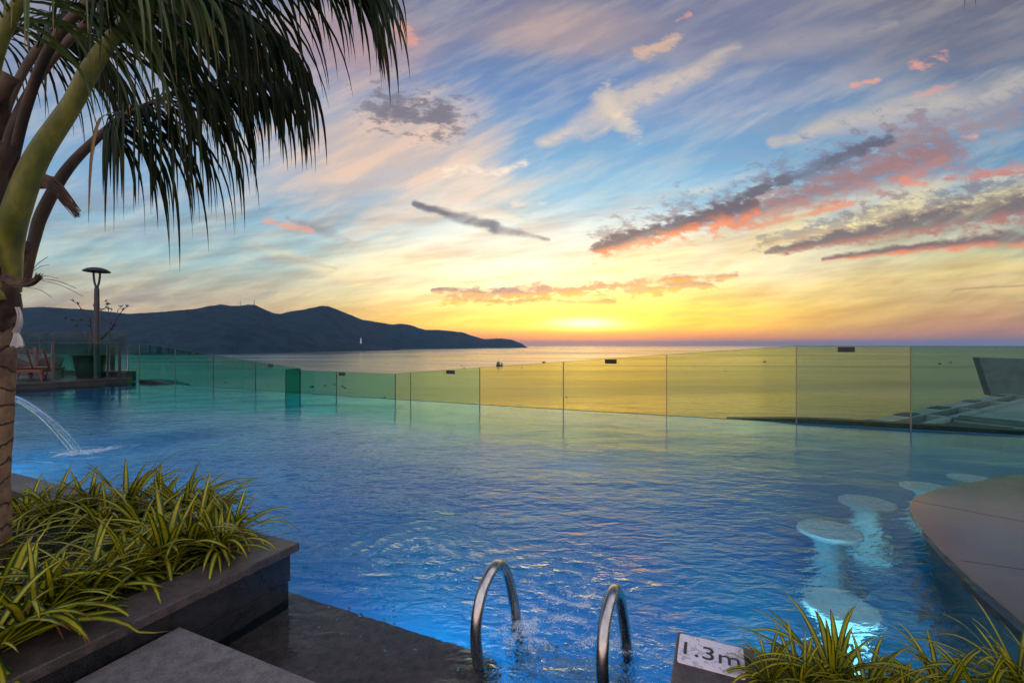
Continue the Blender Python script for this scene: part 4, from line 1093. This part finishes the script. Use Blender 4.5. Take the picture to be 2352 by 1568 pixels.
# pot and bare plumeria
pp = Vector((-14.88, 16.05, PLZ))
pot = thing('plant_pot', 'big black round pot behind the lamp post', 'pot', pp)
mb = MB(); mb.lathe([(0.33, 0), (0.34, 0.02), (0.42, 0.45), (0.46, 0.74), (0.50, 0.76), (0.51, 0.82), (0.47, 0.83), (0.44, 0.78), (0.43, 0.74), (0.0, 0.74)], pp, 32); mb.build('pot_body', M['black_pot'], pot, smooth=True)
mb = MB(); mb.lathe([(0.425, 0.745), (0.0, 0.77)], pp, 24); mb.build('soil', M['soil'], pot)
tr = thing('plumeria_tree', 'nearly bare small tree with forked twigs in the black pot', 'tree', pp + Vector((0, 0, 0.76)))
def C2(cx, cy, dz_=0.0): return Pd(cx * 0.2193, 567.4 + cy * 0.2193, 16.05 + dz_)
BR = [[(960, 1118, 0, 7), (962, 1060, 0, 6), (975, 1010, 0, 5.5), (985, 975, 0, 5)],
      [(975, 1010, 0, 4.5), (1060, 960, -.1, 4.5), (1120, 905, -.2, 4), (1170, 860, -.3, 3.6), (1192, 830, -.35, 3.2)],
      [(1192, 830, -.35, 2.6), (1160, 800, -.3, 2.4), (1105, 772, -.2, 2.2), (1060, 740, -.1, 2.2), (1040, 690, 0, 1.9), (1065, 655, 0, 1.7), (1105, 635, 0, 1.5), (1120, 600, 0, 1.2)],
      [(1170, 800, -.35, 2.5), (1165, 770, -.35, 2.2), (1140, 720, -.3, 2), (1137, 650, -.3, 1.8), (1128, 600, -.25, 1.5), (1105, 565, -.2, 1.2)],
      [(1190, 820, -.35, 2.5), (1225, 745, -.4, 2.2), (1250, 705, -.4, 2), (1290, 660, -.45, 1.7), (1330, 625, -.45, 1.3)],
      [(1245, 710, -.4, 1.8), (1232, 670, -.4, 1.6), (1270, 625, -.4, 1.2)],
      [(985, 985, 0, 4.5), (960, 900, .1, 4), (950, 830, .2, 3.6), (943, 745, .2, 3.2), (900, 712, .25, 2.8), (860, 660, .3, 2.3), (820, 600, .3, 1.8), (772, 566, .3, 1.3)],
      [(946, 780, .2, 2.4), (905, 765, .2, 2.2), (850, 768, .2, 2.2), (765, 772, .2, 1.8), (690, 752, .2, 1.2)],
      [(950, 975, 0, 3.4), (890, 940, .1, 3.0), (840, 890, .15, 2.6), (795, 832, .2, 1.6)],
      [(905, 770, .2, 2), (895, 800, .15, 2), (940, 830, .1, 2)],
      [(1040, 690, 0, 1.9), (1000, 650, .1, 1.8), (980, 615, .1, 1.4)],
      [(1190, 690, -.3, 1.2), (1150, 700, -.3, 1.0), (1175, 655, -.3, 1.0)]]
mbk = MB(); tips = []
for br_ in BR:
    pts = crom([C2(x, y, d) for x, y, d, r_ in br_], 3)
    rr0 = [r_ for *_, r_ in br_]; rs = np.interp(np.linspace(0, len(rr0) - 1, len(pts)), range(len(rr0)), rr0) * 0.2193 * 16 / F * 1.6
    mbk.tube(pts, list(rs), 8)
    tips.append(pts[-1])
    if len(br_) > 4: tips += [pts[-4], pts[-7]]
rn = random.Random(5)
for tp in tips[1:]:
    for k in range(4):
        d_ = Vector((rn.uniform(-1, 1), rn.uniform(-1, 1), rn.uniform(0.1, 1))).normalized() * rn.uniform(0.05, 0.13)
        mbk.tube([tp, tp + d_ * 0.5 + Vector((0, 0, 0.01)), tp + d_], [0.016, 0.013, 0.005], 5)
mbk.build('branches', M['bark'], tr, smooth=True)

# railing along the terrace
ra = -18.80
rail = thing('terrace_railing', 'steel railing with glass infill along the left terrace edge', 'railing', W(ra, 7.1, PLZ))
mb = MB(); mb.bar(W(ra, 4.5, 1.385), W(ra, 8.88, 1.385), 0.05, 0.04); mb.build('top_rail', M['rail_steel'], rail, bevel=0.004)
for b_, w_ in ((5.6, 0.055), (7.12, 0.055), (8.52, 0.05), (8.86, 0.06)):
    mb = MB(); c_ = W(ra, b_); mb.box((c_.x, c_.y, (1.36 + PLZ) / 2), (w_, w_, 1.36 - PLZ), rz=-TH); mb.box((c_.x, c_.y, PLZ + 0.008), (0.12, 0.12, 0.016), rz=-TH); mb.build('post', M['rail_steel'] if b_ < 8.5 else M['dark_steel'], rail)
for b0_, b1_ in ((7.17, 8.47),):
    mb = MB(); quadsheet(mb, W(ra, b0_), W(ra, b1_), 0.27, 1.34, 1.34, W(0.006, 0)); mb.build('glass_infill', M['glass_screen'], rail)
# glass wind screens behind
def screen(x0, x1, Y, z0, z1, label, mat='glass_screen'):
    t_ = thing('glass_screen', label, 'glass screen', Vector(((x0 + x1) / 2, Y, z0)), 0, 'tall glass screens behind the left terrace')
    mb = MB(); mb.box(((x0 + x1) / 2, Y, (z0 + z1) / 2), (x1 - x0, 0.012, z1 - z0)); mb.build('pane', M[mat], t_)
    for xx in (x0 - 0.008, x1 + 0.008): mb = MB(); mb.box((xx, Y, (z0 + z1) / 2), (0.014, 0.016, z1 - z0)); mb.build('side_edge', M['glass_edge_dark'], t_)
    mb = MB(); mb.box(((x0 + x1) / 2, Y, z1 + 0.006), (x1 - x0, 0.016, 0.01)); mb.build('top_edge', M['glass_edge_dark'], t_)
for x0, x1, lb in ((125, 208, 'tall green glass screen left of the lamp post, behind the tub chair'), (209, 250, 'narrow green glass screen directly behind the lamp post'), (251, 292, 'tall green glass screen right of the lamp post')):
    screen((x0 - 1176) * 17.5 / F, (x1 - 1176) * 17.5 / F - 0.03, 17.5, 0.37, 1.82, lb)
screen((20 - 1176) * 18.4 / F, (91 - 1176) * 18.4 / F, 18.4, 0.3, 1.78, 'green glass screen at the far left behind the wooden lounger')
screen((93 - 1176) * 18.4 / F, (125 - 1176) * 18.4 / F, 18.4, 0.3, 1.78, 'narrow green glass screen between lounger and tub chair')
# low frame behind the terrace that holds the screens
mb = MB(); mb.box((-17.3, 17.6, 0.25), (4.8, 0.12, 0.16)); mb.box((-19.0, 18.4, 0.23), (4.0, 0.12, 0.14))
for x_ in (91, 204, 266): X_ = (x_ - 1176) * 17.8 / F; mb.box((X_, 17.66, 0.72), (0.13, 0.08, 1.05))
tag(mb.build('screen_plinth', M['platform'], base=(-16.6, 17.6, 0.17)), 'low stone kerb with posts carrying the glass screens', 'kerb')

# lounger
lb0 = Vector((-15.68, 14.95, PLZ))
lg = thing('sun_lounger', 'red brown wooden sun lounger with raised slatted back beside the palm', 'sun lounger', lb0)
ANG = R(120); ux = Vector((math.cos(ANG), math.sin(ANG), 0)); uy = Vector((-math.sin(ANG), math.cos(ANG), 0))
def LG(x, y, z): return lb0 + ux * x + uy * y + Vector((0, 0, z))
def lbar(mb, a, b, w_, h_): mb.bar(LG(*a), LG(*b), w_, h_)
Wd = 0.42
mb = MB()
for y_ in (-Wd, Wd): lbar(mb, (-0.9, y_, 0.33), (1.1, y_, 0.33), 0.05, 0.10)
for x_ in (-0.9, 1.1, 0.0): lbar(mb, (x_, -Wd, 0.33), (x_, Wd, 0.33), 0.04, 0.09)
mb.build('frame', M['wood'], lg, bevel=0.004)
for x_, y_ in ((-0.8, -Wd), (-0.8, Wd), (1.0, -Wd), (1.0, Wd)):
    mb = MB(); lbar(mb, (x_, y_ * 0.97, 0.0), (x_, y_ * 0.97, 0.29), 0.055, 0.055); mb.build('leg', M['wood'], lg)
mb = MB()
for k in range(14): x_ = -0.12 + k * 0.087; lbar(mb, (x_, -Wd + 0.03, 0.40), (x_, Wd - 0.03, 0.40), 0.065, 0.018)
mb.build('seat', M['wood'], lg)
bk = MB(); bs = Vector((-0.18, 0, 0.40)); bt = Vector((-0.62, 0, 1.02))
for y_ in (-Wd + 0.03, Wd - 0.03, 0.0): lbar(bk, (bs.x, y_, bs.z), (bt.x, y_, bt.z), 0.045, 0.03)
for k in range(9):
    c_ = bs.lerp(bt, (k + 0.6) / 9.2); lbar(bk, (c_.x - 0.02, -Wd + 0.02, c_.z + 0.014), (c_.x - 0.02, Wd - 0.02, c_.z + 0.014), 0.060, 0.016)
bk.build('backrest', M['wood'], lg)
for y_ in (-Wd - 0.04, Wd + 0.04):
    mb = MB(); c_ = LG(-0.75, y_, 0.1); mb.tube([c_ - uy * 0.015, c_ + uy * 0.015], 0.10, 18); mb.build('wheel', M['black_pot'], lg)
# tub chairs
def tub(loc, rz, label):
    t_ = thing('tub_chair', label, 'chair', loc, 0, 'dark woven tub chairs behind the lounger')
    n = 26; vs = []; A0, A1 = R(-25), R(205)
    for i in range(n):
        a = A0 + (A1 - A0) * i / (n - 1) + rz
        hgt = 0.40 + 0.33 * math.sin(max(0.0, min(1.0, (i / (n - 1)))) * math.pi) ** 0.6
        for r0, r1, in ((0.27, 0.37),):
            for rr_, z_ in ((r0, 0.26), (r1, hgt), (r1 - 0.035, hgt), (r0 - 0.035, 0.26)):
                vs.append(loc + Vector((rr_ * math.cos(a), rr_ * math.sin(a), z_)))
    fs = [(4 * i + k, 4 * i + 4 + k, 4 * i + 4 + (k + 1) % 4, 4 * i + (k + 1) % 4) for i in range(n - 1) for k in range(4)] + [(3, 2, 1, 0), (4 * n - 4, 4 * n - 3, 4 * n - 2, 4 * n - 1)]
    mb = MB(); mb.add(vs, fs); mb.build('backrest', M['rattan'], t_)
    mb = MB(); mb.lathe([(0.0, 0.26), (0.27, 0.26), (0.29, 0.30), (0.28, 0.37), (0.0, 0.39)], loc, 22); mb.build('seat', M['rattan'], t_)
    for k in range(4):
        a = rz + R(45 + 90 * k); mb = MB(); mb.tube([loc + Vector((0.2 * math.cos(a), 0.2 * math.sin(a), 0.27)), loc + Vector((0.27 * math.cos(a), 0.27 * math.sin(a), 0.0))], [0.022, 0.014], 8); mb.build('leg', M['wood'], t_)
tub(Vector((-17.15, 16.9, PLZ)), R(20), 'dark woven tub chair between the lounger and the black pot')
tub(Vector((-16.75, 15.6, PLZ)), R(120), 'dark woven tub chair half hidden behind the left of the lounger')
# ------------------------------------------------------------------ foliage
def strip(mb, uv, pts, side, wprof, fold=0.12):
    """leaf blade: three vertices across, folded along the midrib"""
    n = len(pts); vs = []; uvs = []
    for i, p_ in enumerate(pts):
        d_ = (pts[min(i + 1, n - 1)] - pts[max(i - 1, 0)]).normalized()
        sv = (side - d_ * side.dot(d_)); sv = sv.normalized() if sv.length > 1e-5 else d_.orthogonal().normalized()
        up = d_.cross(sv); w_ = wprof[i] / 2
        vs += [p_ - sv * w_, p_ - up * (fold * w_ * 2), p_ + sv * w_]
        v_ = i / (n - 1); uvs += [(0.0, v_), (0.5, v_), (1.0, v_)]
    fs = []
    for i in range(n - 1):
        o = 3 * i; fs += [(o, o + 1, o + 4, o + 3), (o + 1, o + 2, o + 5, o + 4)]
    if mb.uv is None: mb.uv = []
    mb.add(vs, fs); mb.uv += uvs

def clump_mesh(name, seed, n=34, L0=0.37, wid=0.0255):
    rn = random.Random(seed); mb = MB(); mb.uv = []
    for k in range(n):
        az = rn.uniform(0, 6.283); f = (k + 0.5) / n
        el = R(80 - 62 * f ** 0.7 + rn.uniform(-9, 9)); Ln = L0 * rn.uniform(0.75, 1.2) * (0.85 + 0.25 * math.sin(f * 3.1))
        d_ = Vector((math.cos(az) * math.cos(el), math.sin(az) * math.cos(el), math.sin(el)))
        p_ = Vector((rn.uniform(-0.02, 0.02), rn.uniform(-0.02, 0.02), rn.uniform(0, 0.03)))
        pts = [p_.copy()]; segs = 11; sag = rn.uniform(1.8, 6.2) * (0.45 + 0.8 * f)
        tw = rn.uniform(-0.5, 0.5)
        for s_ in range(segs):
            d_ = (d_ + Vector((0, 0, -1)) * sag * (s_ + 1) / segs * 0.085).normalized()
            if p_.z < 0.02 and d_.z < 0: d_.z *= 0.2; d_.normalize()
            p_ = p_ + d_ * Ln / segs; pts.append(p_.copy())
        side = Vector((-math.sin(az), math.cos(az), tw * 0.6)).normalized()
        W_ = wid * rn.uniform(0.75, 1.25)
        wp = [W_ * (0.45 + 0.55 * min(1, 3.2 * i / segs)) * (1 - (i / segs) ** 3.2) + 0.0006 for i in range(segs + 1)]
        strip(mb, None, pts, side, wp, 0.16)
    me = bpy.data.meshes.new(name)
    me.from_pydata(mb.v, [], mb.f)
    l = me.uv_layers.new(name='UV'); flat = []
    for f_ in mb.f:
        for i in f_: flat += mb.uv[i]
    l.data.foreach_set('uv', flat); me.materials.append(M['strap_leaf']); me.shade_smooth()
    return me
CM = [clump_mesh('foliage', 100 + k, n=34 + 3 * k) for k in range(6)]
def clump(px, py, z, sc, label, group):
    loc = Pz(px, py, z)
    t_ = thing('spider_plant', label, 'plant', loc, random.uniform(0, 6.28), group)
    t_.scale = (sc * 1.04, sc * 1.04, sc * 0.82)
    if z < 0.2: t_.scale = (sc * 0.66, sc * 0.66, sc * 0.62)
    o = bpy.data.objects.new('foliage', CM[random.randrange(6)]); COL.objects.link(o); o.parent = t_
G1 = 'striped strap-leaved plants in the left planter'; SO = PT - 0.02
for px, py, sc, lb in [
    (60, 1196, 0.95, 'yellow striped plant touching the palm trunk at the back left of the planter'),
    (120, 1188, 1.0, 'yellow striped plant in the back row, second from the palm trunk'),
    (205, 1176, 1.05, 'yellow striped plant in the back row whose leaves overlap the jet foam'),
    (290, 1180, 1.25, 'tallest yellow striped plant in the back row with one upright leaf'),
    (370, 1178, 1.05, 'yellow striped plant in the middle of the back row'),
    (420, 1190, 1.2, 'yellow striped plant in the back row right of the middle'),
    (490, 1205, 1.05, 'yellow striped plant in the back row nearest the planter corner'),
    (535, 1232, 0.95, 'yellow striped plant leaning over the coping at the planter corner'),
    (330, 1235, 1.0, 'yellow striped plant in the middle of the planter behind the bright one'),
    (240, 1222, 0.95, 'yellow striped plant between the dark grass and the back row'),
    (440, 1262, 1.15, 'yellow striped plant with long leaves over the coping, right of the middle'),
    (375, 1290, 1.15, 'bright yellow striped plant hanging over the middle of the coping'),
    (505, 1270, 0.9, 'low yellow striped plant with browned tips at the coping corner'),
    (300, 1330, 1.0, 'yellow striped plant behind the front coping, left of the bright one'),
    (205, 1375, 1.15, 'big yellow striped plant hanging over the near coping'),
    (120, 1400, 1.0, 'yellow striped plant just right of the palm base in front of the dark grass'),
    (70, 1440, 1.1, 'yellow striped plant at the left front of the planter'),
    (-10, 1420, 1.2, 'yellow striped plant cut by the left edge of the picture'),
    (-45, 1520, 1.2, 'yellow striped plant in the bottom left corner, mostly out of the picture'),
    (-110, 1330, 1.1, 'yellow striped plant left of the palm base'),
]: clump(px, py, SO, sc, lb, G1)
G2 = 'striped strap-leaved plants on the right ledge'
for px, py, sc, lb in [
    (1765, 1575, 0.80, 'yellow striped plant whose leaves cross the depth plate'),
    (1840, 1590, 0.85, 'yellow striped plant right of the depth plate, in front of the blue water'),
    (1915, 1580, 1.25, 'tallest yellow striped plant on the right ledge with a spear of a leaf'),
    (1990, 1620, 1.0, 'yellow striped plant on the right ledge below the cyan stool'),
    (2075, 1625, 0.9, 'low yellow striped plant in the middle of the right ledge'),
    (2160, 1610, 1.0, 'yellow striped plant on the right ledge with one leaf leaning right'),
    (2260, 1640, 1.05, 'yellow striped plant on the right ledge below the counter'),
    (2350, 1605, 1.3, 'yellow striped plant cut by the right edge of the picture'),
    (2440, 1640, 1.2, 'yellow striped plant past the right edge with leaves curving in'),
]: clump(px, py, 0.15, sc, lb, G2)

# short grass round the palm foot
mb = MB(); mb.uv = []; rn = random.Random(9)
for k in range(5200):
    a = rn.uniform(-3.9, -2.2); b = rn.uniform(0.2, 1.45); p_ = W(a, b, PT - 0.016)
    d_ = Vector((rn.uniform(-0.5, 0.5), rn.uniform(-0.5, 0.5), 1)).normalized(); h_ = rn.uniform(0.02, 0.05)
    strip(mb, None, [p_, p_ + d_ * h_ * 0.6, p_ + d_ * h_ + Vector((d_.x, d_.y, 0)) * h_ * 0.5], Vector((rn.uniform(-1, 1), rn.uniform(-1, 1), 0)).normalized(), [0.004, 0.003, 0.0004], 0.1)
tag(mb.build('grass', M['grass']), 'short dark grass round the foot of the palm', 'grass', kind='stuff')

# ------------------------------------------------------------------ coconut palm
pb = Vector((-2.43, 2.12, PT - 0.02))
palm = thing('palm_tree', 'coconut palm with ringed trunk at the left edge, fronds arching over the pool', 'palm tree', pb)
mb = MB(); pts = []; rs = []
K = 60
for k in range(K):
    f = k / (K - 1); z = pb.z + f * 1.28
    y_px = 793 + (H - z) * F / 2.12
    cxp = np.interp(y_px, [690, 800, 900, 1100, 1310], [-6, -18, -25, -34, -20])
    rad = np.interp(f, [0, 0.08, 0.4, 0.8, 1.0], [0.076, 0.068, 0.068, 0.070, 0.074])
    rad *= 1 + 0.045 * abs(math.sin(f * 31)) ** 0.5 - 0.02
    pts.append(Vector(((cxp - 1176) * 2.12 / F, 2.12 + 0.02 * math.sin(f * 3), z))); rs.append(rad)
mb.tube(pts, rs, 28); trunk = mb.build('trunk', M['trunk'], palm, smooth=True)
# fibrous leaf bases round the crown
mb = MB(); rn = random.Random(4)
for (x0, y0, x1, y1, Z_, r0, r1) in ((-22, 740, 8, 650, 2.08, 0.102, 0.085), (-10, 700, 50, 560, 2.3, 0.07, 0.05), (-50, 640, -10, 480, 2.15, 0.10, 0.08), (-40, 520, 5, 330, 2.2, 0.085, 0.065), (-30, 400, 10, 215, 2.25, 0.075, 0.055), (-30, 300, 20, 170, 2.2, 0.06, 0.04)):
    p0, p1 = Pd(x0, y0, Z_), Pd(x1, y1, Z_ - 0.05)
    pts = [p0.lerp(p1, k / 6) + Vector((rn.uniform(-.012, .012), rn.uniform(-.012, .012), 0)) for k in range(7)]
    mb.tube(pts, [(r0 + (r1 - r0) * k / 6) * 0.72 + rn.uniform(-.008, .008) for k in range(7)], 14)
mb.build('leaf_sheath', M['husk'], palm, smooth=True)
# loose fibres and torn husk flaps
def flap(pp_, wd, seed):
    mb = MB(); rn = random.Random(seed)
    for k in range(48):
        f = k / 47; jit = lambda s_: Vector((rn.uniform(-s_, s_), rn.uniform(-s_, s_), rn.uniform(-s_, s_)))
        pts = [Vector(p_) + Vector((0.25, 0, 0.5)) * (f - 0.5) * wd * (1 - 0.2 * i) + jit(0.010) for i, p_ in enumerate(pp_)]
        pts = crom(pts, 3); n = len(pts)
        mb.tube(pts, [0.0048 * (1 - i / n) + 0.0006 for i in range(n)], 4)
    return mb
mb = flap([Pd(95, 415, 2.1), Pd(125, 425, 2.08), Pd(150, 455, 2.07), Pd(178, 492, 2.06)], 0.11, 1); mb.build('torn_husk', M['husk'], palm)
mb = flap([Pd(10, 640, 1.95), Pd(45, 650, 1.92), Pd(75, 648, 1.9), Pd(92, 634, 1.9)], 0.05, 2)
rn = random.Random(11)
for (x0, y0, x1, y1) in ((60, 640, 110, 590), (62, 635, 113, 608), (70, 640, 135, 640), (75, 642, 160, 655), (80, 640, 190, 680), (60, 660, 118, 682), (85, 640, 175, 662)):
    a_, b_ = Pd(x0, y0, 1.93), Pd(x1, y1, 1.9); mid = a_.lerp(b_, 0.55) + Vector((0, 0, 0.012))
    mb.tube(crom([a_, mid, b_], 4), 0.0011, 4)
mb.build('loose_fibre', M['husk'], palm)
# tied white cloth
mb = MB()
def ribs(pts, w0, w1, folds):
    pts = crom(pts, 4); n = len(pts); m_ = 17; vs = []
    for i, p_ in enumerate(pts):
        f = i / (n - 1); w_ = w0 + (w1 - w0) * f
        for k in range(m_):
            g = k / (m_ - 1) - 0.5; vs.append(p_ + Vector((g * w_, 0.012 * math.sin(g * folds * 6.28) * (0.4 + f), 0.006 * math.sin(k * 2.1) * f)))
    fs = [(i * m_ + k, i * m_ + k + 1, (i + 1) * m_ + k + 1, (i + 1) * m_ + k) for i in range(n - 1) for k in range(m_ - 1)]
    mb.add(vs, fs)
ribs([Pd(40, 705, 2.02), Pd(46, 725, 2.0), Pd(45, 745, 2.0), Pd(38, 762, 2.0)], 0.025, 0.018, 2)
ribs([Pd(38, 762, 2.0), Pd(41, 778, 1.99), Pd(40, 796, 1.98)], 0.02, 0.055, 4)
tag(mb.build('tied_cloth', M['cloth'], smooth=True, base=Pd(40, 762, 2.0)), 'white cloth strip tied round the palm under its crown', 'cloth')

def frond(ctrl, t0, nl_, Ln, wid, mat, pmat, seed, r_leaf=0.012, sag=1.0, fwd=0.55, side_k=0.6, up_bias=-0.15):
    rn = random.Random(seed)
    pts = crom([Pd(x, y, Z_) for x, y, Z_, r_ in ctrl], 8)
    rr0 = [r_ for *_, r_ in ctrl]; rs = list(np.interp(np.linspace(0, len(rr0) - 1, len(pts)), range(len(rr0)), rr0))
    mb = MB(); mb.tube(pts, [r_ * 0.72 for r_ in rs], 18); ro = mb.build('frond', M[pmat], palm, smooth=True)
    mb = MB(); mb.uv = []; mby = MB(); mby.uv = []
    n = len(pts)
    for k in range(nl_):
        f = t0 + (1 - t0) * (k + rn.random()) / nl_
        x = f * (n - 1); i = min(int(x), n - 2); p_ = pts[i].lerp(pts[i + 1], x - i)
        d_ = (pts[i + 1] - pts[i]).normalized(); sd_ = d_.cross(Vector((0, 0, 1))).normalized()
        ff = (f - t0) / (1 - t0)
        L_ = Ln * (0.55 + 0.75 * math.sin(min(1, ff * 1.25 + 0.15) * math.pi) ** 0.7 if ff < 0.75 else 0.75 + 0.2 * (1 - ff)) * rn.uniform(0.6, 1.18)
        sgn = 1 if k % 2 else -1
        dr = (sd_ * sgn * (side_k + rn.uniform(-.25, .25)) + d_ * (fwd + ff * 0.5 + rn.uniform(-.25, .3)) + Vector((0, 0, up_bias + rn.uniform(-.2, .2)))).normalized()
        segs = 9; q_ = [p_.copy()]; sg = sag * rn.uniform(0.75, 1.35)
        pp_ = p_.copy()
        for s_ in range(segs):
            dr = (dr + Vector((0, 0, -1)) * sg * (0.10 + 0.06 * s_)).normalized()
            pp_ = pp_ + dr * L_ / segs; q_.append(pp_.copy())
        W_ = wid * rn.uniform(0.7, 1.15)
        wp = [W_ * min(1.0, 0.35 + 2.2 * s_ / segs) * (1 - (s_ / segs) ** 2.2) + 0.0007 for s_ in range(segs + 1)]
        side = (d_ * 0.9 + Vector((rn.uniform(-.4, .4), rn.uniform(-.6, .6), 0.2))).normalized()
        strip(mby if rn.random() < 0.02 else mb, None, q_, side, wp, 0.22)
    o = mb.build('leaflets', M[mat], ro, smooth=True)
    if mby.v: mby.build('yellowed_leaflets', M['palm_leaf_dry'], ro, smooth=True)
    return ro
# big lit frond sweeping from the crown over the top of the picture
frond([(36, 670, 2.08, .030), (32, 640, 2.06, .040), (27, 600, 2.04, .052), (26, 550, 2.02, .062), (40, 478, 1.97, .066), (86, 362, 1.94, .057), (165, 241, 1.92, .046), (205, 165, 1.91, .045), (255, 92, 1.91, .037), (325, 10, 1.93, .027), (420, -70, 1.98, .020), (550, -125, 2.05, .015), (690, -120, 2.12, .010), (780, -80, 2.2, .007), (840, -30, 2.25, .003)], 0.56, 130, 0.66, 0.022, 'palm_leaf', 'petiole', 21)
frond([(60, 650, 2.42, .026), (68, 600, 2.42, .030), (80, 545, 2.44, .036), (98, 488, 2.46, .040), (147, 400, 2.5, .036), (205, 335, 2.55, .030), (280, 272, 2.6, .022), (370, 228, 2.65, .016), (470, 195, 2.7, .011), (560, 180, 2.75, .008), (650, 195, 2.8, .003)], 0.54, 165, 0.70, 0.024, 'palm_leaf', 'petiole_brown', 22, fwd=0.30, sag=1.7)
frond([(-10, 690, 2.0, .05), (-50, 560, 1.95, .05), (-60, 420, 1.9, .05), (-40, 280, 1.8, .045), (-10, 120, 1.72, .035), (60, -10, 1.7, .025), (170, -80, 1.72, .015), (300, -90, 1.8, .010), (420, -40, 1.9, .004)], 0.55, 80, 0.55, 0.020, 'palm_leaf_lit_tone', 'petiole', 23, sag=1.3)
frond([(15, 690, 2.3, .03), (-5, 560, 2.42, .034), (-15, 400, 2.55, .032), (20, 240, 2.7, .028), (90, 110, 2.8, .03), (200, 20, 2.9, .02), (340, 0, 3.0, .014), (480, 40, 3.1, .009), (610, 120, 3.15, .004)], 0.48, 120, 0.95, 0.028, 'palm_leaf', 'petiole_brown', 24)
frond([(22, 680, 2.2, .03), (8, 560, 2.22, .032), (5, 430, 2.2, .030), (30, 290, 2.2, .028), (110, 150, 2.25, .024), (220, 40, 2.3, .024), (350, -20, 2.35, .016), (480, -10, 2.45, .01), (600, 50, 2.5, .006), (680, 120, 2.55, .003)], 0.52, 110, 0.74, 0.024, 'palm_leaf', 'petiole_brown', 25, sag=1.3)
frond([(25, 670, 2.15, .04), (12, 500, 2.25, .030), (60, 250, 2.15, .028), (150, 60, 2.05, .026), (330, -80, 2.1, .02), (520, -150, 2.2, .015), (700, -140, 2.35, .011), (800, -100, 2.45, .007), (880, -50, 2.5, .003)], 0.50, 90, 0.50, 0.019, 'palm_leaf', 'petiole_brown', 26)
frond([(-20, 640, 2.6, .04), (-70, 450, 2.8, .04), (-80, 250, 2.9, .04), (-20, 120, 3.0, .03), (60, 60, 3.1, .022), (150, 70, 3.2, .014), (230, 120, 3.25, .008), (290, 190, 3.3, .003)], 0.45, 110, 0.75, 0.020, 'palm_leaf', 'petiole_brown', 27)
# leaf tips of a palm behind the viewer, at the top right
mb = MB(); mb.uv = []
base_p = Pd(2300, -330, 1.5)
fr2 = thing('palm_frond', 'two dark palm leaf tips hanging in from above at the top right', 'palm frond', base_p)
for (x0, y0, x1, y1) in ((2236, -200, 2214, 24), (2250, -190, 2240, 16), (2300, -220, 2262, -20), (2330, -210, 2320, -16)):
    a_, b_ = Pd(x0, y0, 1.5), Pd(x1, y1, 1.5); strip(mb, None, [a_, a_.lerp(b_, 0.35), a_.lerp(b_, 0.7), b_], Vector((1, 0.3, 0)), [0.010, 0.016, 0.011, 0.0008])
mb.build('leaflets', M['palm_leaf'], fr2)
mb = MB(); mb.tube(crom([Pd(2236, -200, 1.5), base_p, Pd(2420, -420, 1.5), Pd(2700, -480, 1.5)], 4), 0.009, 8); mb.build('frond_rib', M['petiole'], fr2, smooth=True)

# ------------------------------------------------------------------ sea air
mb = MB(); mb.box((0, 0, (SEA - 1 + 800) / 2), (190000, 190000, 800 - SEA + 1))
m, q, out = new_mat('sea_haze')
pv = q.node('ShaderNodeVolumePrincipled'); pv.inputs['Color'].default_value = (0.30, 0.60, 1.0, 1)
pv.inputs['Density'].default_value = 1.6e-5; pv.inputs['Anisotropy'].default_value = 0.2
q.link(pv.outputs[0], out.inputs['Volume'])
tag(mb.build('haze', m), 'thin blue sea air lying over the bay and hills', 'haze', kind='stuff')
